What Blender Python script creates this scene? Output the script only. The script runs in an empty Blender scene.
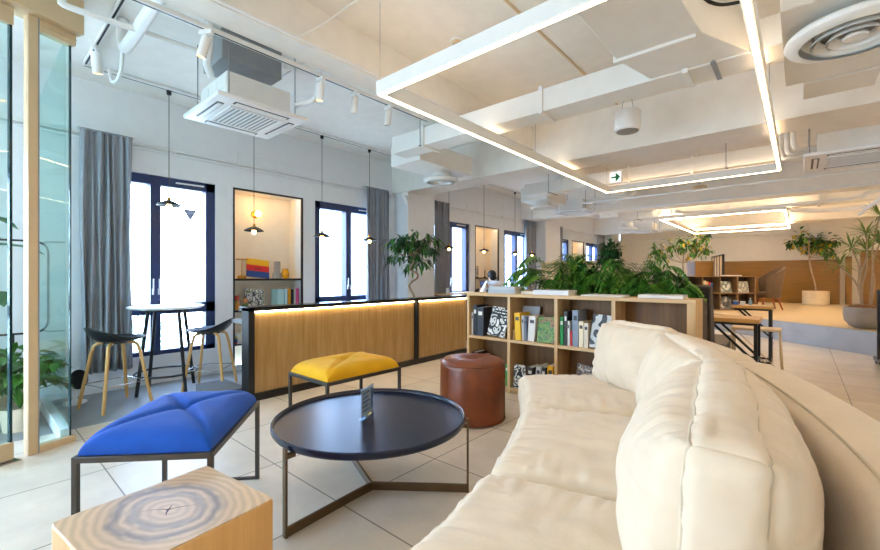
SKY = 18; LEDS = 15; EXPO = 0.25
import bpy, math, random
from mathutils import Vector, Matrix, noise
PI = math.pi
sc = bpy.context.scene
C = sc.collection
rnd = random.Random(7)

# ------------------------------------------------------------------ mesh builder
class MB:
    def __init__(s): s.v = []; s.f = []; s.m = []; s.M = None
    def add(s, vs, fs, mi=0):
        o = len(s.v)
        s.v += [tuple(s.M @ Vector(p)) if s.M else tuple(p) for p in vs]
        s.f += [tuple(i + o for i in f) for f in fs]; s.m += [mi] * len(fs)
        return s
    def box(s, x0, x1, y0, y1, z0, z1, mi=0):
        v = [(x0,y0,z0),(x1,y0,z0),(x1,y1,z0),(x0,y1,z0),(x0,y0,z1),(x1,y0,z1),(x1,y1,z1),(x0,y1,z1)]
        return s.add(v, [(3,2,1,0),(4,5,6,7),(0,1,5,4),(1,2,6,5),(2,3,7,6),(3,0,4,7)], mi)
    def bar(s, a, b, w, h, mi=0, up=(0,0,1)):
        a = Vector(a); b = Vector(b); d = (b - a).normalized(); up = Vector(up)
        if abs(d.dot(up)) > .95: up = Vector((1,0,0)) if abs(d.x) < .9 else Vector((0,1,0))
        r = d.cross(up).normalized(); u = r.cross(d)
        v = []
        for p in (a, b):
            for sx, sy in ((-1,-1),(1,-1),(1,1),(-1,1)): v.append(p + r*sx*w/2 + u*sy*h/2)
        return s.add(v, [(3,2,1,0),(4,5,6,7),(0,1,5,4),(1,2,6,5),(2,3,7,6),(3,0,4,7)], mi)
    def tube(s, pts, r, n=10, mi=0, closed=False):
        pts = [Vector(p) for p in pts]; N = len(pts)
        rs = r if isinstance(r, (list, tuple)) else [r]*N
        vs = []; prev = None
        for i, p in enumerate(pts):
            if closed: d = (pts[(i+1)%N] - pts[i-1]).normalized()
            else: d = (pts[min(i+1,N-1)] - pts[max(i-1,0)]).normalized()
            if prev is None:
                a = Vector((0,0,1)) if abs(d.z) < .9 else Vector((1,0,0))
                x = d.cross(a).normalized()
            else:
                x = (prev - d*prev.dot(d))
                x = x.normalized() if x.length > 1e-6 else d.orthogonal().normalized()
            prev = x; y = d.cross(x)
            for k in range(n):
                t = 2*PI*k/n; vs.append(p + (x*math.cos(t) + y*math.sin(t))*rs[i])
        fs = []
        for i in range(N if closed else N-1):
            j = (i+1) % N
            for k in range(n):
                l = (k+1) % n; fs.append((i*n+k, i*n+l, j*n+l, j*n+k))
        if not closed: fs += [tuple(range(n))[::-1], tuple((N-1)*n+k for k in range(n))]
        return s.add(vs, fs, mi)
    def lathe(s, prof, n=32, c=(0,0,0), mi=0, cap=True):
        vs = []; fs = []
        for r, z in prof:
            for k in range(n):
                t = 2*PI*k/n; vs.append((c[0]+r*math.cos(t), c[1]+r*math.sin(t), c[2]+z))
        for i in range(len(prof)-1):
            for k in range(n):
                l = (k+1) % n; fs.append((i*n+k, i*n+l, (i+1)*n+l, (i+1)*n+k))
        if cap: fs += [tuple(range(n))[::-1], tuple((len(prof)-1)*n+k for k in range(n))]
        return s.add(vs, fs, mi)
    def prism(s, poly, z0, z1, mi=0):
        n = len(poly)
        v = [(x,y,z0) for x,y in poly] + [(x,y,z1) for x,y in poly]
        return s.add(v, [tuple(range(n))[::-1], tuple(range(n,2*n))] + [(i,(i+1)%n,n+(i+1)%n,n+i) for i in range(n)], mi)
    def ball(s, c, r, nu=14, nv=9, mi=0, sq=(1,1,1)):
        pr = [(max(1e-4, math.sin(PI*i/nv)), -math.cos(PI*i/nv)) for i in range(nv+1)]
        vs = []; fs = []
        for a, z in pr:
            for k in range(nu):
                t = 2*PI*k/nu; vs.append((c[0]+r*sq[0]*a*math.cos(t), c[1]+r*sq[1]*a*math.sin(t), c[2]+r*sq[2]*z))
        for i in range(nv):
            for k in range(nu):
                l = (k+1)%nu; fs.append((i*nu+k, i*nu+l, (i+1)*nu+l, (i+1)*nu+k))
        return s.add(vs, fs, mi)
    def leaf(s, base, d, length, width, up=(0,0,1), bend=.25, mi=0):
        b = Vector(base); d = Vector(d).normalized(); up = Vector(up)
        r = d.cross(up)
        r = r.normalized() if r.length > 1e-3 else d.orthogonal().normalized()
        n = r.cross(d)
        pr = ((.0,.12),(.25,.8),(.55,1.),(.8,.6),(1.,.03))
        vs = []
        for t, w in pr:
            p = b + d*length*t - n*bend*length*t*t
            vs += [p - r*width*.5*w + n*width*.12*w, p, p + r*width*.5*w + n*width*.12*w]
        fs = []
        for i in range(4):
            a = i*3; fs += [(a,a+1,a+4,a+3),(a+1,a+2,a+5,a+4)]
        return s.add(vs, fs, mi)

def obj(name, mb, mats, parent=None, bevel=0, smooth=True, seg=2, ang=35):
    me = bpy.data.meshes.new(name)
    me.from_pydata(mb.v, [], mb.f); me.update()
    if not isinstance(mats, (list, tuple)): mats = [mats]
    for m in mats: me.materials.append(m)
    if len(mats) > 1: me.polygons.foreach_set('material_index', mb.m)
    if smooth:
        me.polygons.foreach_set('use_smooth', [True]*len(me.polygons))
        me.set_sharp_from_angle(angle=math.radians(ang))
    o = bpy.data.objects.new(name, me); C.objects.link(o)
    if parent is not None: o.parent = parent
    if bevel:
        b = o.modifiers.new('bevel', 'BEVEL'); b.width = bevel; b.segments = seg; b.limit_method = 'ANGLE'; b.angle_limit = math.radians(40)
    return o
def tag(o, label, cat, group=None):
    o['label'] = label; o['category'] = cat
    if group: o['group'] = group
    return o
def thing(name, label, cat, loc=(0,0,0), rz=0, group=None):
    o = bpy.data.objects.new(name, None); C.objects.link(o); o.empty_display_size = .1
    o.location = loc; o.rotation_euler = (0,0,rz)
    return tag(o, label, cat, group)
def place(o, loc, rz=0):
    o.location = loc; o.rotation_euler = (0,0,rz); return o
def struct(name, mb, m, parent=None, **k):
    o = obj(name, mb, m, parent, **k)
    if parent is None: o['kind'] = 'structure'
    return o
def dup(root, loc, rz, label, group=None):
    r = root.copy(); C.objects.link(r); r.location = loc; r.rotation_euler = (0,0,rz); r['label'] = label
    if group: r['group'] = group
    for ch in list(root.children):
        c = ch.copy(); C.objects.link(c); c.parent = r
        for g in ch.children:
            d = g.copy(); C.objects.link(d); d.parent = c
    return r

# ------------------------------------------------------------------ materials
def lin(c): return tuple(((x/255+.055)/1.055)**2.4 if x/255 > .04045 else x/255/12.92 for x in c)
def base(name, col, rough=.5, metal=0, var=.06, vs=8, bump=0, bs=60, spec=.5, sheen=0, coat=0):
    m = bpy.data.materials.new(name); m.use_nodes = True
    nt = m.node_tree; b = nt.nodes['Principled BSDF']
    c = lin(col)
    b.inputs['Roughness'].default_value = rough; b.inputs['Metallic'].default_value = metal
    b.inputs['Specular IOR Level'].default_value = spec
    if sheen: b.inputs['Sheen Weight'].default_value = sheen
    if coat: b.inputs['Coat Weight'].default_value = coat; b.inputs['Coat Roughness'].default_value = .12
    tc = nt.nodes.new('ShaderNodeTexCoord')
    n = nt.nodes.new('ShaderNodeTexNoise'); n.inputs['Scale'].default_value = vs; n.inputs['Detail'].default_value = 4
    nt.links.new(tc.outputs['Object'], n.inputs['Vector'])
    r = nt.nodes.new('ShaderNodeMapRange'); r.inputs[1].default_value = .3; r.inputs[2].default_value = .7
    r.inputs[3].default_value = 1-var; r.inputs[4].default_value = 1+var
    nt.links.new(n.outputs['Fac'], r.inputs[0])
    mx = nt.nodes.new('ShaderNodeVectorMath'); mx.operation = 'SCALE'; mx.inputs[0].default_value = c
    nt.links.new(r.outputs[0], mx.inputs['Scale'])
    nt.links.new(mx.outputs[0], b.inputs['Base Color'])
    if bump:
        n2 = nt.nodes.new('ShaderNodeTexNoise'); n2.inputs['Scale'].default_value = bs; n2.inputs['Detail'].default_value = 3
        nt.links.new(tc.outputs['Object'], n2.inputs['Vector'])
        bp = nt.nodes.new('ShaderNodeBump'); bp.inputs['Strength'].default_value = bump; bp.inputs['Distance'].default_value = .01
        nt.links.new(n2.outputs['Fac'], bp.inputs['Height']); nt.links.new(bp.outputs[0], b.inputs['Normal'])
    return m
def wood(name, c1, c2, axis='Z', rough=.45, scale=18, coat=0, bump=.05):
    m = bpy.data.materials.new(name); m.use_nodes = True
    nt = m.node_tree; b = nt.nodes['Principled BSDF']; b.inputs['Roughness'].default_value = rough
    if coat: b.inputs['Coat Weight'].default_value = coat; b.inputs['Coat Roughness'].default_value = .08
    tc = nt.nodes.new('ShaderNodeTexCoord'); mp = nt.nodes.new('ShaderNodeMapping')
    sc_ = {'X': (.06,1,1), 'Y': (1,.06,1), 'Z': (1,1,.06)}[axis]
    mp.inputs['Scale'].default_value = sc_
    nt.links.new(tc.outputs['Object'], mp.inputs['Vector'])
    n = nt.nodes.new('ShaderNodeTexNoise'); n.inputs['Scale'].default_value = scale; n.inputs['Detail'].default_value = 7; n.inputs['Roughness'].default_value = .65
    nt.links.new(mp.outputs[0], n.inputs['Vector'])
    cr = nt.nodes.new('ShaderNodeValToRGB')
    cr.color_ramp.elements[0].position = .3; cr.color_ramp.elements[0].color = lin(c1)+(1,)
    cr.color_ramp.elements[1].position = .72; cr.color_ramp.elements[1].color = lin(c2)+(1,)
    nt.links.new(n.outputs['Fac'], cr.inputs[0]); nt.links.new(cr.outputs[0], b.inputs['Base Color'])
    bp = nt.nodes.new('ShaderNodeBump'); bp.inputs['Strength'].default_value = bump; bp.inputs['Distance'].default_value = .004
    nt.links.new(n.outputs['Fac'], bp.inputs['Height']); nt.links.new(bp.outputs[0], b.inputs['Normal'])
    return m
def glow(name, col, strength):
    m = bpy.data.materials.new(name); m.use_nodes = True
    b = m.node_tree.nodes['Principled BSDF']
    b.inputs['Base Color'].default_value = lin(col)+(1,)
    b.inputs['Emission Color'].default_value = lin(col)+(1,); b.inputs['Emission Strength'].default_value = strength
    return m
def glass(name, tint, refl=.08):
    m = bpy.data.materials.new(name); m.use_nodes = True
    nt = m.node_tree; nt.nodes.clear()
    o = nt.nodes.new('ShaderNodeOutputMaterial'); mx = nt.nodes.new('ShaderNodeMixShader')
    t = nt.nodes.new('ShaderNodeBsdfTransparent'); g = nt.nodes.new('ShaderNodeBsdfGlossy')
    t.inputs[0].default_value = lin(tint)+(1,); g.inputs['Roughness'].default_value = .02; g.inputs[0].default_value = (1,1,1,1)
    lw = nt.nodes.new('ShaderNodeLayerWeight'); lw.inputs[0].default_value = .25
    mr = nt.nodes.new('ShaderNodeMapRange'); mr.inputs[3].default_value = refl*.6; mr.inputs[4].default_value = refl*4
    nt.links.new(lw.outputs['Fresnel'], mr.inputs[0]); nt.links.new(mr.outputs[0], mx.inputs[0])
    nt.links.new(t.outputs[0], mx.inputs[1]); nt.links.new(g.outputs[0], mx.inputs[2]); nt.links.new(mx.outputs[0], o.inputs[0])
    return m
def patch(name, cols, scale=25, rough=.4, metric='DISTANCE'):
    """printed cover: random cells of the given ink colours"""
    m = bpy.data.materials.new(name); m.use_nodes = True
    nt = m.node_tree; b = nt.nodes['Principled BSDF']; b.inputs['Roughness'].default_value = rough
    tc = nt.nodes.new('ShaderNodeTexCoord')
    n = nt.nodes.new('ShaderNodeTexNoise'); n.inputs['Scale'].default_value = scale; n.inputs['Detail'].default_value = 1
    nt.links.new(tc.outputs['Object'], n.inputs['Vector'])
    cr = nt.nodes.new('ShaderNodeValToRGB'); cr.color_ramp.interpolation = 'CONSTANT'
    els = cr.color_ramp.elements; k = len(cols)
    while len(els) < k: els.new(.5)
    for i, c in enumerate(cols):
        els[i].position = 0 if i == 0 else .36 + .28*(i-1)/max(1,k-2) if k > 2 else .5
        els[i].color = lin(c)+(1,)
    nt.links.new(n.outputs['Fac'], cr.inputs[0]); nt.links.new(cr.outputs[0], b.inputs['Base Color'])
    return m
def tiles():
    m = bpy.data.materials.new('beige_floor_tile'); m.use_nodes = True
    nt = m.node_tree; b = nt.nodes['Principled BSDF']; b.inputs['Roughness'].default_value = .32
    tc = nt.nodes.new('ShaderNodeTexCoord'); mp = nt.nodes.new('ShaderNodeMapping')
    mp.inputs['Location'].default_value = (1.81+.725*20, -1.31+.725*20, 0)
    nt.links.new(tc.outputs['Object'], mp.inputs['Vector'])
    br = nt.nodes.new('ShaderNodeTexBrick'); br.offset = 0; br.squash = 1
    br.inputs['Scale'].default_value = 1; br.inputs['Brick Width'].default_value = .725; br.inputs['Row Height'].default_value = .725
    br.inputs['Mortar Size'].default_value = .0045; br.inputs['Mortar Smooth'].default_value = .2
    br.inputs['Color1'].default_value = lin((236,223,204))+(1,); br.inputs['Color2'].default_value = lin((229,214,193))+(1,)
    br.inputs['Mortar'].default_value = lin((150,132,112))+(1,)
    nt.links.new(mp.outputs[0], br.inputs['Vector'])
    n = nt.nodes.new('ShaderNodeTexNoise'); n.inputs['Scale'].default_value = 3.5; n.inputs['Detail'].default_value = 8; n.inputs['Roughness'].default_value = .65
    nt.links.new(tc.outputs['Object'], n.inputs['Vector'])
    r = nt.nodes.new('ShaderNodeMapRange'); r.inputs[1].default_value=.3; r.inputs[2].default_value=.7; r.inputs[3].default_value=.88; r.inputs[4].default_value=1.08
    nt.links.new(n.outputs['Fac'], r.inputs[0])
    v = nt.nodes.new('ShaderNodeVectorMath'); v.operation = 'SCALE'
    nt.links.new(br.outputs['Color'], v.inputs[0]); nt.links.new(r.outputs[0], v.inputs['Scale']); nt.links.new(v.outputs[0], b.inputs['Base Color'])
    bp = nt.nodes.new('ShaderNodeBump'); bp.inputs['Strength'].default_value = .25; bp.inputs['Distance'].default_value = .004; bp.invert = True
    nt.links.new(br.outputs['Fac'], bp.inputs['Height']); nt.links.new(bp.outputs[0], b.inputs['Normal'])
    return m
def stump_top():
    m = bpy.data.materials.new('growth_ring_wood'); m.use_nodes = True
    nt = m.node_tree; b = nt.nodes['Principled BSDF']; b.inputs['Roughness'].default_value = .35
    tc = nt.nodes.new('ShaderNodeTexCoord'); mp = nt.nodes.new('ShaderNodeMapping'); mp.inputs['Scale'].default_value = (1,1.35,0)
    nt.links.new(tc.outputs['Object'], mp.inputs['Vector'])
    w = nt.nodes.new('ShaderNodeTexWave'); w.wave_type = 'RINGS'; w.rings_direction = 'Z'; w.inputs['Scale'].default_value = 9
    w.inputs['Distortion'].default_value = 3.2; w.inputs['Detail'].default_value = 3; w.inputs['Detail Scale'].default_value = 1.1
    nt.links.new(mp.outputs[0], w.inputs['Vector'])
    ln = nt.nodes.new('ShaderNodeVectorMath'); ln.operation = 'LENGTH'; nt.links.new(mp.outputs[0], ln.inputs[0])
    n = nt.nodes.new('ShaderNodeTexNoise'); n.inputs['Scale'].default_value = 7; n.inputs['Detail'].default_value = 4
    nt.links.new(mp.outputs[0], n.inputs['Vector'])
    ad = nt.nodes.new('ShaderNodeMath'); ad.operation = 'MULTIPLY_ADD'; ad.inputs[1].default_value = .12
    nt.links.new(n.outputs['Fac'], ad.inputs[0]); nt.links.new(ln.outputs['Value'], ad.inputs[2])
    cr = nt.nodes.new('ShaderNodeValToRGB'); e = cr.color_ramp.elements
    e[0].position = .06; e[0].color = lin((204,172,138))+(1,)
    e[1].position = .5; e[1].color = lin((222,194,158))+(1,)
    for p, c in ((.15,(196,166,134)),(.185,(150,136,124)),(.21,(204,174,142)),(.245,(138,126,118)),(.27,(200,172,140)),(.33,(214,184,148))):
        q = e.new(p); q.color = lin(c)+(1,)
    nt.links.new(ad.outputs[0], cr.inputs[0])
    mr = nt.nodes.new('ShaderNodeMapRange'); mr.inputs[3].default_value = .84; mr.inputs[4].default_value = 1.06
    nt.links.new(w.outputs['Fac'], mr.inputs[0])
    v = nt.nodes.new('ShaderNodeVectorMath'); v.operation = 'SCALE'; nt.links.new(cr.outputs[0], v.inputs[0]); nt.links.new(mr.outputs[0], v.inputs['Scale'])
    nt.links.new(v.outputs[0], b.inputs['Base Color'])
    return m

M = dict(
 wall=base('white_wall_paint',(232,234,236),.6,var=.02,bump=.05,bs=90),
 ceil=base('painted_concrete',(240,236,228),.65,var=.03,bump=.12,bs=25),
 warmwall=base('cream_wall_paint',(244,238,226),.6,var=.02),
 niche=base('niche_paint',(244,234,216),.6,var=.02),
 tile=tiles(), conc=base('grey_concrete',(150,152,154),.45,var=.12,vs=3),
 duct=base('duct_paint',(236,235,230),.45,var=.02), whitem=base('white_metal',(238,238,236),.35,var=.02), white=base('white_plastic',(240,240,240),.35,var=.02),
 grill=base('grille_grey',(150,152,155),.5), navy=base('window_frame_metal',(28,50,96),.4,var=.05), black=base('black_metal',(18,18,20),.4,var=.1),  # frame navy is pushed bluer, window glare is mixed into its colour
 blackgl=base('black_gloss_top',(10,12,18),.16,var=.05,spec=.6), rubber=base('black_rubber',(16,16,16),.7), grey=base('grey_fabric',(120,122,126),.9,bump=.2,bs=300),
 greyp=base('grey_laminate',(150,150,150),.6), tan=base('tan_aluminium',(216,190,150),.4,var=.02), curtain=base('grey_curtain_cloth',(150,154,163),.85,var=.06,bump=.15,bs=250,sheen=.3),
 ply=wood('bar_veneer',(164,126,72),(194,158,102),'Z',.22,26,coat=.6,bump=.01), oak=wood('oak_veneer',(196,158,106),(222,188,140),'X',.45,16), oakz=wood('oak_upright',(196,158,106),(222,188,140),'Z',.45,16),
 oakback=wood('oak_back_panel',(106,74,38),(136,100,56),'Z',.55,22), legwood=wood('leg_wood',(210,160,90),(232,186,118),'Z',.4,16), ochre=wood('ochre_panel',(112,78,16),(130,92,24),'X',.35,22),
 stumpside=wood('stump_side',(204,150,84),(230,184,118),'Z',.4,11), stumptop=stump_top(), plank=wood('plank_top',(198,142,70),(226,178,108),'X',.4,14), palewood=wood('pale_wood',(214,184,140),(232,206,166),'X',.5,14),
 blue=base('cobalt_felt',(4,80,182),.9,var=.1,bump=.25,bs=350,sheen=.08), yellow=base('mustard_felt',(232,172,0),.9,var=.08,bump=.25,bs=350,sheen=.08),
 bronze=base('bronze_metal',(112,92,68),.38,.85,var=.08), steel=base('dark_steel',(84,80,76),.35,.8), leather=base('brown_leather',(122,58,22),.36,var=.3,vs=6,bump=.12,bs=70,spec=.6),
 tabletop=base('blue_black_lacquer',(4,15,46),.27,var=.04,spec=.5), cream=base('cream_velour',(222,204,178),.85,var=.05,vs=7,bump=.10,bs=60,sheen=.2), creamseam=base('cream_piping',(200,184,160),.85),
 brass=base('brass',(190,140,60),.3,.9), dark=base('dark_brown_leather',(46,33,26),.5,var=.1), taupe=base('taupe_fabric',(88,73,62),.85,bump=.2,bs=200), cherry=wood('cherry_leg',(120,50,20),(150,70,34),'Z',.4,14),
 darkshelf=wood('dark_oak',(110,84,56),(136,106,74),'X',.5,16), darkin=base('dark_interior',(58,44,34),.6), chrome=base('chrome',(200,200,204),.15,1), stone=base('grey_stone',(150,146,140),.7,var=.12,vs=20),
 concpot=base('cast_concrete',(160,154,146),.7,var=.08), creampot=base('cream_pot',(226,210,180),.6), soil=base('soil_mulch',(110,70,36),.95,var=.4,vs=40,bump=.6,bs=80), bark=base('bark',(140,112,84),.8,var=.25,vs=25,bump=.4,bs=60), barkp=base('pale_bark',(176,156,130),.8,var=.2,vs=25,bump=.4,bs=60),
 leafd=base('dark_leaf',(30,74,26),.45,var=.4,vs=9), leafm=base('mid_leaf',(66,118,36),.5,var=.35,vs=9), fern=base('fern_leaf',(58,116,30),.5,var=.5,vs=7), fernl=base('light_fern_leaf',(98,142,40),.5,var=.35,vs=9),
 yel=base('yellow_leaf',(196,170,44),.5,var=.3,vs=10), drac=base('dracaena_leaf',(104,136,58),.45,var=.4,vs=6), glareleaf=base('overexposed_leaf',(176,194,178),.6,var=.2), teal=base('big_green_leaf',(34,104,62),.4,var=.2,vs=5),  # pale colour of the outdoor leaves stands in for overexposed daylight
 stepm=base('steel_fascia',(172,175,178),.3,.4,var=.1,vs=3), platf=base('platform_floor',(226,206,172),.3,var=.05,vs=3),
 glassw=glass('window_glass',(250,252,255),.05), glassp=glass('partition_glass',(238,250,249),.07), glassedge=base('glass_edge',(10,52,58),.15), acry=glass('clear_acrylic',(236,242,246),.12),
 paper=base('book_pages',(232,226,212),.8,var=.05,vs=60), led=glow('led_strip',(255,218,172),LEDS), ledup=glow('led_uplight',(255,216,168),LEDS*.55), ledfar=glow('led_strip_bright',(255,220,174),LEDS*5), ledbar=glow('bar_led',(255,230,190),18), nled=glow('niche_led',(255,218,170),22), bulb=glow('warm_bulb',(255,200,120),14), spotl=glow('spot_lamp',(255,190,90),9),
 sign=glow('sign_face',(248,252,250),.75), green=base('sign_green',(0,130,84),.5), skin=base('skin',(222,176,146),.55), hair=base('black_hair',(18,16,18),.6), shirt=base('white_shirt',(232,236,242),.8), trouser=base('dark_trousers',(50,54,66),.85),
 screen=glow('laptop_screen',(70,96,140),.5),
)
_cols = {}
def ink(c, rough=.5):
    k = tuple(c)
    if k not in _cols: _cols[k] = base('ink_%02x%02x%02x' % k, c, rough, var=.03)
    return _cols[k]
# ------------------------------------------------------------------ room shell
CZ = 3.2; WX = -5.45; XR = 3.4; YB = -4.0; YF = 17.4
struct('floor', MB().box(-4.3, XR, YB, YF, -.1, 0), M['tile'], smooth=False)
struct('floor_2', MB().box(WX-.3, -4.3, YB, YF, -.1, 0), M['conc'], smooth=False)
struct('ceiling', MB().box(WX-.3, XR+.2, YB-.2, YF+.2, CZ, CZ+.2), M['ceil'], smooth=False)
WIN = [(-3.6,-.4),(.80,2.06),(3.445,4.70),(6.02,7.28),(8.66,9.92),(11.2,12.43),(13.8,15.05)]  # far-left opening is out of view, made wide to bring in daylight
NICHE = [(2.263,3.248),(7.47,8.44),(12.66,13.62)]
Z0, Z1 = .31, 2.33
w = MB(); edges = [(a,b,'w') for a,b in WIN] + [(a,b,'n') for a,b in NICHE]; edges.sort()
y = YB
for a, b, k in edges:
    w.box(WX-.22, WX, y, a, 0, 2.6)
    w.box(WX-.22, WX, a, b, Z1, 2.6)
    if k == 'w': w.box(WX-.22, WX, a, b, 0, Z0)
    y = b
w.box(WX-.22, WX, y, YF, 0, 2.6); w.box(WX-.22, WX-.045, YB, YF, 2.6, CZ)
struct('wall_left', w, M['wall'], smooth=False)
n = MB()
for a, b in NICHE:
    n.box(WX-.42, WX-.38, a-.04, b+.04, 0, Z1+.04); n.box(WX-.38, WX-.22, a-.04, a, 0, Z1+.04); n.box(WX-.38, WX-.22, b, b+.04, 0, Z1+.04); n.box(WX-.38, WX-.22, a, b, Z1, Z1+.04)
struct('wall_niche', n, M['niche'], smooth=False)
struct('wall_far', MB().box(WX, XR, YF, YF+.15, 0, CZ), M['warmwall'], smooth=False)
# unseen right and back walls; back wall opening added to let in sky light
r = MB(); r.box(XR, XR+.2, YB, YF, 0, .5); r.box(XR, XR+.2, YB, YF, 2.45, CZ)
for a, b in ((YB,YF),): r.box(XR, XR+.2, a, b, .5, 2.45)
struct('wall_right', r, M['warmwall'], smooth=False)
k = MB(); k.box(WX, XR, YB-.2, YB, 0, .3); k.box(WX, XR, YB-.2, YB, 2.7, CZ)
for a, b in ((WX,-4.6),(-3.0,XR)): k.box(a, b, YB-.2, YB, .3, 2.7)
struct('wall_back', k, M['wall'], smooth=False)
# window units
def window(i, y0, y1):
    f = MB(); X0, X1 = WX-.15, WX-.03; t = .105
    f.box(X0,X1,y0,y0+t,Z0,Z1); f.box(X0,X1,y1-t,y1,Z0,Z1); f.box(X0,X1,y0,y1,Z1-t,Z1); f.box(X0,X1,y0,y1,Z0,Z0+.05)
    f.box(X0,X1,y0,y1,.765,.885); m = (y0+y1)/2; f.box(X0,X1+.01,m-.05,m+.05,Z0,Z1)
    fr = obj('window_frame', f, M['navy'], None, bevel=.004)
    return fr, m
for i, (a, b) in enumerate(WIN):
    root = bpy.data.objects.new('window_%d' % (i+1), None); C.objects.link(root); root['kind'] = 'structure'; root.location = (WX, (a+b)/2, Z0)
    fr, m = window(i, a, b); fr.parent = root; fr.location = (-WX, -(a+b)/2, -Z0)
    for y0, y1 in ((a+.06, m-.04),(m+.04, b-.06)):
        g = obj('pane', MB().box(WX-.1,WX-.092,y0,y1,Z0+.04,Z1-.06), M['glassw'], root, smooth=False); g.location = (-WX, -(a+b)/2, -Z0)
    h = MB()
    for s in (-1,1): h.box(WX-.025,WX-.005,m+s*.028-.008,m+s*.028+.008,.99,1.06); h.bar((WX+.01,m+s*.028,1.03),(WX+.01,m+s*.028,1.17),.012,.012); h.box(WX-.025,WX+.012,m+s*.028-.006,m+s*.028+.006,1.03,1.05)
    g = obj('window_handle', h, M['whitem'], root); g.location = (-WX, -(a+b)/2, -Z0)
    v = obj('closer_arm', MB().bar((WX-.022,m+.2,Z1-.05),(WX-.022,m+.5,Z1-.045),.012,.016), M['whitem'], root); v.location = (-WX, -(a+b)/2, -Z0)
# small triangle mark on the first window
t = MB(); yc = 1.80
t.add([(WX-.088,yc-.075,1.995),(WX-.088,yc+.075,1.995),(WX-.088,yc,1.86),(WX-.086,yc-.075,1.995),(WX-.086,yc+.075,1.995),(WX-.086,yc,1.86)],[(0,1,2),(5,4,3),(0,3,4,1),(1,4,5,2),(2,5,3,0)])
tag(obj('rescue_sticker', t, ink((150,160,196)), smooth=False), 'grey blue downward triangle sticker on the tall window behind the high table', 'sticker')
# black frames and shelves of the niches
for i, (a, b) in enumerate(NICHE):
    f = MB(); f.box(WX-.03,WX+.006,a,a+.022,0,Z1); f.box(WX-.03,WX+.006,b-.022,b,0,Z1); f.box(WX-.03,WX+.006,a,b,Z1-.022,Z1)
    fr = struct('trim_%d' % (i+1), f, M['black'], bevel=.002)
    obj('light_strip', MB().box(WX-.055,WX-.035,a+.04,b-.04,Z1-.016,Z1-.004), M['nled'], fr)
    for z in (1.165,.76,.33): obj('shelf_board', MB().box(WX-.375,WX-.01,a+.001,b-.001,z-.022,z), M['niche'], fr); obj('shelf_edge', MB().box(WX-.012,WX+.004,a+.02,b-.02,z-.026,z+.001), M['black'], fr)
# ledge and conduit high on the window wall
struct('trim_4', MB().box(WX-.04,WX+.018,YB,YF,2.585,2.605), M['wall'], smooth=False)
cd = MB(); cd.tube([(WX-.02,YB+.2,2.64),(WX-.02,YF-.2,2.64)], .014, 8)
for q in range(20): cd.box(WX-.042,WX,YB+.6+q*1.0,YB+.63+q*1.0,2.62,2.662)
tag(obj('conduit', cd, M['whitem']), 'thin white conduit clipped along the ledge above the windows', 'pipe')
struct('baseboard_left', MB().box(WX-.01,WX+.012,.5,YF,0,.06), M['wall'], smooth=False)
# columns and downstand beams
for i, (a, b) in enumerate(((5.05,5.75),(10.2,11.1),(15.4,16.1))):
    struct('column', MB().box(WX-.05,-5.12,a,b,0,CZ), M['wall'], bevel=.01)
struct('ceiling_beam', MB().box(-2.95,-2.72,-1.5,YF,2.88,CZ+.02), M['ceil'], bevel=.006)
for y0 in (5.03, 9.55, 14.6):
    struct('ceiling_beam', MB().box(WX-.05,XR,y0,y0+.48,2.66,CZ+.02), M['ceil'], bevel=.006)
struct('trim_5', MB().box(WX,XR,YF-.12,YF+.01,2.55,CZ), M['warmwall'], smooth=False)
struct('ceiling_joint', MB().box(-1.62,-1.60,-1,5.0,CZ-.008,CZ+.01), M['tan'], smooth=False)
# raised platform with a steel riser on a diagonal
poly = [(XR,6.66),(XR,YF),(-5.0,YF),(-5.0,14.33),(-.63,10.35),(.87,8.98)]
struct('floor_platform', MB().prism(poly,0,.345), M['platf'], smooth=False)
e0, e1 = Vector((XR,6.66,0)), Vector((-5.0,14.33,0)); dn = Vector((-.674,-.739,0))
fs = MB(); pa = [e0+dn*.03, e1+dn*.03, e1-dn*.02, e0-dn*.02]
fs.prism([(p.x,p.y) for p in pa][::-1], .0, .17); pa = [e0+dn*.022, e1+dn*.022, e1-dn*.02, e0-dn*.02]
fs.prism([(p.x,p.y) for p in pa][::-1], .17, .36)
struct('trim_6', fs, M['stepm'], smooth=False)
tag(obj('wall_panel', MB().box(-2.33,.9,YF-.16,YF-.1,.345,1.7), M['ochre'], bevel=.005), 'wide ochre wood panel along the back of the raised platform', 'panel')
for x0, x1, z1, lb in ((1.02,1.16,1.78,'narrow ochre post on the far wall beside the wide panel'),(1.34,1.75,1.95,'tall ochre wood board on the far wall behind the spiky potted plant')):
    tag(obj('wall_panel', MB().box(x0,x1,YF-.16,YF-.1,.345,z1), M['ochre'], bevel=.005), lb, 'panel')
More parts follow.
